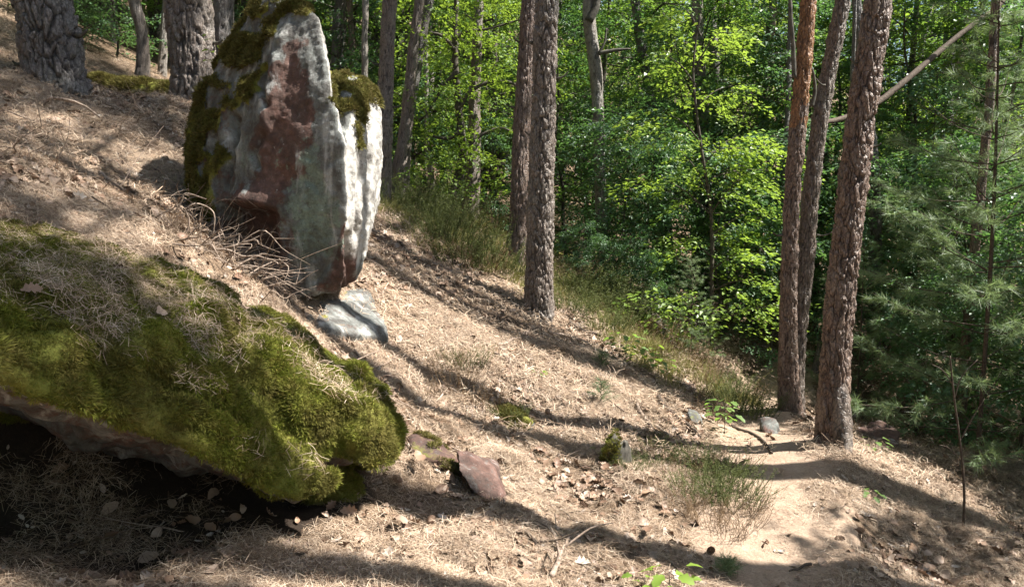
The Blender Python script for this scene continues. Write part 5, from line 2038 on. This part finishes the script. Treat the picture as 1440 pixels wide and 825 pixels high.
# needles and leaves fallen on the mossy rock
idx = np.where((MR_N[:, 2] > 0.35) & (MR_V[:, 1] < 4.3))[0]
uu, vv = project(MR_V[idx])
wgt = 0.05 + 1.3 * soft_poly(uu + 25 * fbm(MR_V[idx] * 4, 3, 3), vv + 25 * fbm(MR_V[idx] * 4, 3, 4), [(-200, 330), (60, 335), (200, 345), (290, 420), (300, 500), (250, 470), (200, 470), (120, 490), (20, 430), (-200, 420)], 60)
wgt = np.maximum(wgt, 1.4 * soft_poly(uu, vv, [(255, 450), (330, 470), (340, 500), (290, 510), (250, 480)], 16))
wgt = np.maximum(wgt, 1.2 * soft_poly(uu, vv, [(225, 500), (290, 500), (300, 540), (250, 530)], 18))
wgt = np.maximum(wgt, 0.7 * soft_poly(uu, vv, [(300, 400), (420, 490), (540, 560), (500, 570), (400, 520), (300, 430)], 20))
NR = 1000
pick = RNG.choice(idx, NR, p=wgt / wgt.sum())
nn_ = MR_N[pick] + RNG.normal(0, 0.1, (NR, 3))
nn_ /= np.linalg.norm(nn_, axis=1)[:, None]
scatter_obj('needle_litter', 'dry pine needles caught on the moss of the overhanging rock', MR_V[pick] + MR_N[pick] * 0.014, rot_from_normals(nn_), RNG.uniform(0.55, 1.1, NR), [clump(60 + s, 26, 0.085, 0.065, 0.0007, 0.014) for s in range(5)])


def on_rock(u_, v_):
    a_, b_ = project(MR_V)
    m = (MR_N[:, 2] > 0.1)
    d = np.where(m, np.hypot(a_ - u_, b_ - v_) + (MR_V[:, 1] - MR_V[:, 1].min()) * 2, 1e9)
    k = int(np.argmin(d))
    return MR_V[k] + MR_N[k] * 0.03, MR_N[k]


for k, (u_, v_, lb) in enumerate(((165, 388, 'pale grey curled leaf on the dark moss near the top'), (218, 446, 'small tan leaf resting in the middle of the moss'), (41, 416, 'grey leaf half sunk in the left of the moss'),
                                  (336, 442, 'bluish grey leaf at the upper rim of the mossy rock'), (320, 455, 'folded brown leaf standing near the needle heap on the moss'))):
    p_, n_ = on_rock(u_, v_)
    o = bpy.data.objects.new('dry_leaf', LV[k])
    COL.objects.link(o)
    o.location = tuple(p_)
    o.rotation_euler = Vector(n_).to_track_quat('Z', 'Y').to_euler()
    o.scale = (1.2,) * 3
    tag(o, lb, 'leaf')
for k, (u_, v_) in enumerate(((510, 688), (322, 790), (260, 795), (980, 610), (640, 705), (590, 670), (700, 600), (760, 640), (1100, 672), (860, 770), (910, 760), (730, 790), (670, 740), (560, 745))):
    q = G(u_, v_)
    lay(LV[k % 10], q[0], q[1], k * 1.7, 1.5, 'dry_leaf', 'large pale dry leaf lying on the sunlit needles', 'leaf', 'large dry leaves on the needles', 0.012)

# mossy log behind the left pines
lg = px_rows([(128, 120, 28), (150, 124, 36), (185, 132, 40), (215, 136, 40), (250, 139, 36)], 9.2, np.zeros(3))
V_, F_ = tube(lg, 90, 40, True, 0.0)
V_ = V_ + 0.03 * np.stack([fbm(V_ * 6 + q, 3, 5) for q in (0, 7, 14)], -1)
me = mesh_np('fallen_log', V_, F_)
set_mask(me, np.stack([0.6 + 0 * V_[:, 0], 0.1 + 0 * V_[:, 0], 0.9 + 0 * V_[:, 0]], 1))
lgo = obj('fallen_log', me, M['rock'])
tag(lgo, 'moss-covered fallen log between the two left pines', 'log')
moss_cover('moss', None, me, 0.4, 3500, MOSS_O, lgo, 0.9, 1.6)
# dark log on the slope edge
lg = np.array([[*(G(872, 428) + [0, 0, 0.06]), 0.08], [*(G(905, 452) + [0, 0, 0.10]), 0.10], [*(G(928, 470) + [0, 0.1, 0.05]), 0.10], [*(G(945, 496) + [0, 0.1, 0.02]), 0.08]])
V_, F_ = tube(lg, 60, 20, True, 0.12, 6)
tag(obj('fallen_log', mesh_np('fallen_log', V_, F_), M['limb']), 'dark decaying log along the edge of the grassy slope', 'log')
# mossy stump in the slope left of the path
q = G(868, 652)
st_ = empty('tree_stump', tuple(q), 'small broken stump with moss on its left in the heather', 'stump')
V_, F_ = tube(np.array([[0, 0, -0.1, 0.10], [0, 0, 0.03, 0.085], [0.01, 0, 0.12, 0.07], [0.02, 0, 0.14, 0.045]]), 30, 26, True)
ang = np.arctan2(V_[:, 1], V_[:, 0])
V_[:, 2] += (V_[:, 2] > 0.05) * 0.05 * vnoise(np.stack([ang * 3, 0 * ang, 0 * ang], 1), 3)
V_ = V_ + 0.01 * np.stack([fbm(V_ * np.array([40, 40, 8]) + w_, 2, 5) for w_ in (0, 7, 14)], -1)
obj('wood', mesh_np('wood', V_, F_), M['grey_limb'], st_)
me = mesh_np('moss', V_ * np.array([1.1, 1.1, 0.9]), F_)
me2m = moss_m = sstep(0.0, 0.04, -V_[:, 0])
pk = np.where((V_[:, 0] < 0.0) & (V_[:, 2] > 0))[0]
pk = RNG.choice(pk, 260)
scatter_obj('moss', None, V_[pk] + RNG.normal(0, 0.006, (260, 3)), rot_from_normals(np.tile([[-0.4, 0, 0.9]], (260, 1)) / 0.985), RNG.uniform(0.8, 1.6, 260), MOSS_T, st_)

# ---- seedlings
def leaf_quad_mesh(seed, n, r, h, ls, mat, spread=1.0):
    g = np.random.default_rng(seed)
    a = Acc()
    st = Acc()
    for k in range(n):
        az = k * 2.4 + g.normal(0, 0.3)
        f = (k + 0.5) / n
        b = np.array([0, 0, h * (0.35 + 0.65 * f)])
        e = b + np.array([math.cos(az), math.sin(az), 0.25]) * r * g.uniform(0.4, 1.0)
        st.add(*tube(np.array([[*b, 0.0015], [*e, 0.0008]]), 4, 3, False))
        l = ls * g.uniform(0.7, 1.1)
        d = np.array([math.cos(az), math.sin(az), g.uniform(-0.4, 0.2)])
        s = np.array([-math.sin(az), math.cos(az), g.normal(0, 0.2)])
        v = g.uniform(0.2, 1)
        m = 6
        rows = []
        for i in range(m):
            t = i / (m - 1)
            w = math.sin(math.pi * (0.06 + 0.9 * t)) ** 0.8 * l * 0.32 * (1 + 0.22 * math.cos(t * 15))
            c = e + d * l * t - np.array([0, 0, 0.25 * l * t * t])
            rows += [c - s * w + [0, 0, 0.25 * w], c, c + s * w + [0, 0, 0.25 * w]]
        a.add(rows, grid_faces(m, 3), v)
    st.add(*tube(np.array([[0, 0, -0.02, 0.003], [0.005, 0, h * 0.5, 0.0025], [0, 0, h, 0.001]]), 8, 5, True))
    return st.mesh('stem'), a.mesh('leaves', True)


def seedling(u_, v_, label, n, r, h, ls, mat, seed, q=None):
    q = G(u_, v_) if q is None else q
    root = empty('oak_seedling', tuple(q), label, 'seedling')
    sm, lm_ = leaf_quad_mesh(seed, n, r, h, ls, mat)
    obj('stem', sm, M['twig_dark'], root)
    obj('leaves', lm_, mat, root)
    return root


seedling(940, 835, 'bright green leafy seedling at the bottom edge left of the path', 9, 0.09, 0.10, 0.075, M['leaf_bright'], 1)
seedling(905, 832, 'small bright leafy sprout just left of the bottom-edge seedling', 5, 0.05, 0.06, 0.05, M['leaf_bright'], 2)
seedling(1018, 612, 'dark green leafy seedling on the bank above the path', 16, 0.12, 0.26, 0.075, M['leaf'], 3)
seedling(1008, 600, 'second leafy seedling higher on the bank above the path', 10, 0.1, 0.2, 0.06, M['leaf'], 4)
seedling(880, 505, 'leafy seedling on the slope edge above the pine seedling', 18, 0.16, 0.22, 0.075, M['leaf'], 5)
seedling(905, 520, 'leafy seedling with pale leaves on the slope edge', 18, 0.16, 0.2, 0.075, M['leaf_sun'], 6)
seedling(925, 535, 'leafy seedling lowest of those on the slope edge', 14, 0.14, 0.2, 0.07, M['leaf'], 7)
seedling(758, 532, 'tiny bright green sprout below the big middle pine', 7, 0.05, 0.07, 0.045, M['leaf_sun'], 8)
seedling(845, 640, 'tiny yellow-green sprout beside the mossy stump', 6, 0.04, 0.06, 0.04, M['leaf_bright'], 9)
seedling(312, 110, 'bright yellow-green sprout between the stout pine and the boulder', 10, 0.14, 0.42, 0.07, M['leaf_bright'], 10, P(309, 120, 6.9))
seedling(665, 352, 'small green sprout in the grassy band', 8, 0.08, 0.1, 0.06, M['leaf_sun'], 11)
seedling(1230, 640, 'dark leafy seedling at the outer path edge', 9, 0.09, 0.12, 0.06, M['leaf'], 12)
seedling(1225, 705, 'small green plant in the litter right of the path', 8, 0.07, 0.06, 0.05, M['leaf'], 13)


def pine_seedling(u_, v_, label, h, seed, n=15):
    q = G(u_, v_)
    g = np.random.default_rng(seed)
    root = empty('pine_seedling', tuple(q), label, 'seedling')
    a = Acc()
    a.add(*tube(np.array([[0, 0, -0.02, 0.004], [0, 0, h, 0.002]]), 6, 5, True))
    pos, dr = [], []
    for k in range(n):
        az = k * 2.4
        f = k / n
        hz = h * (0.25 + 0.75 * f)
        l = h * 0.42 * (1.1 - f)
        e = np.array([math.cos(az) * l, math.sin(az) * l, hz + l * 0.4])
        a.add(*tube(np.array([[0, 0, hz, 0.002], [*e, 0.001]]), 4, 3, False))
        for t in (0.4, 0.7, 1.0):
            pos.append(np.array([0, 0, hz]) * (1 - t) + e * t)
            d = np.array([math.cos(az), math.sin(az), 0.6])
            dr.append(d / np.linalg.norm(d))
    Vv, Fc, vr = needle_puffs(g, np.array(pos), np.array(dr), 18, 0.065, 0.0009, 0.6)
    obj('stem', a.mesh('stem'), M['twig_dark'], root)
    obj('needles', mesh_np('needles', Vv, Fc, False, {'var': vr}), M['needle_green'], root)


pine_seedling(845, 575, 'soft pine seedling on the slope below the big middle pine', 0.22, 1)
pine_seedling(846, 520, 'thin pine seedling above the soft one on the slope', 0.16, 3)
pine_seedling(1022, 812, 'little grey-green pine seedling at the left edge of the path', 0.09, 4)


# fallen pine cones
def cone_mesh(seed):
    g = np.random.default_rng(seed)
    a = Acc()
    a.add(*tube(np.array([[-0.022, 0, 0, 0.004], [-0.012, 0, 0, 0.011], [0.004, 0, 0, 0.010], [0.024, 0, 0, 0.002]]), 8, 8, True), 0.1)
    for k in range(60):
        t = k / 59
        x = -0.02 + 0.042 * t
        r = 0.012 * math.sin(math.pi * (0.15 + 0.8 * t)) ** 0.7
        th = k * 2.4
        c_, s_ = math.cos(th), math.sin(th)
        rad = np.array([0, c_, s_])
        tan = np.array([0, -s_, c_])
        b = np.array([x, 0, 0]) + rad * r * 0.8
        e = b + rad * 0.007 + np.array([0.005, 0, 0])
        a.add([b - tan * 0.003, b + tan * 0.003, e + tan * 0.0035, e - tan * 0.0035], [[0, 1, 2], [0, 2, 3]], g.uniform(0.1, 0.5))
    me = a.mesh('pine_cone', False)
    me.materials.append(M['dry_leaf'])
    return me


CN = [cone_mesh(s) for s in range(3)]
for k, (u_, v_) in enumerate(((672, 728), (606, 745), (560, 700), (705, 660), (820, 720), (455, 765), (770, 590), (905, 735), (1000, 780), (650, 790), (1180, 760), (1240, 790), (860, 800), (130, 270), (60, 240), (220, 330), (930, 610), (700, 560))):
    q = G(u_, v_)
    lay(CN[k % 3], q[0], q[1], k * 1.3, 1.0, 'pine_cone', 'small brown pine cone lying on the needle litter', 'pine cone', 'pine cones on the slope', 0.012).scale = (1.15,) * 3
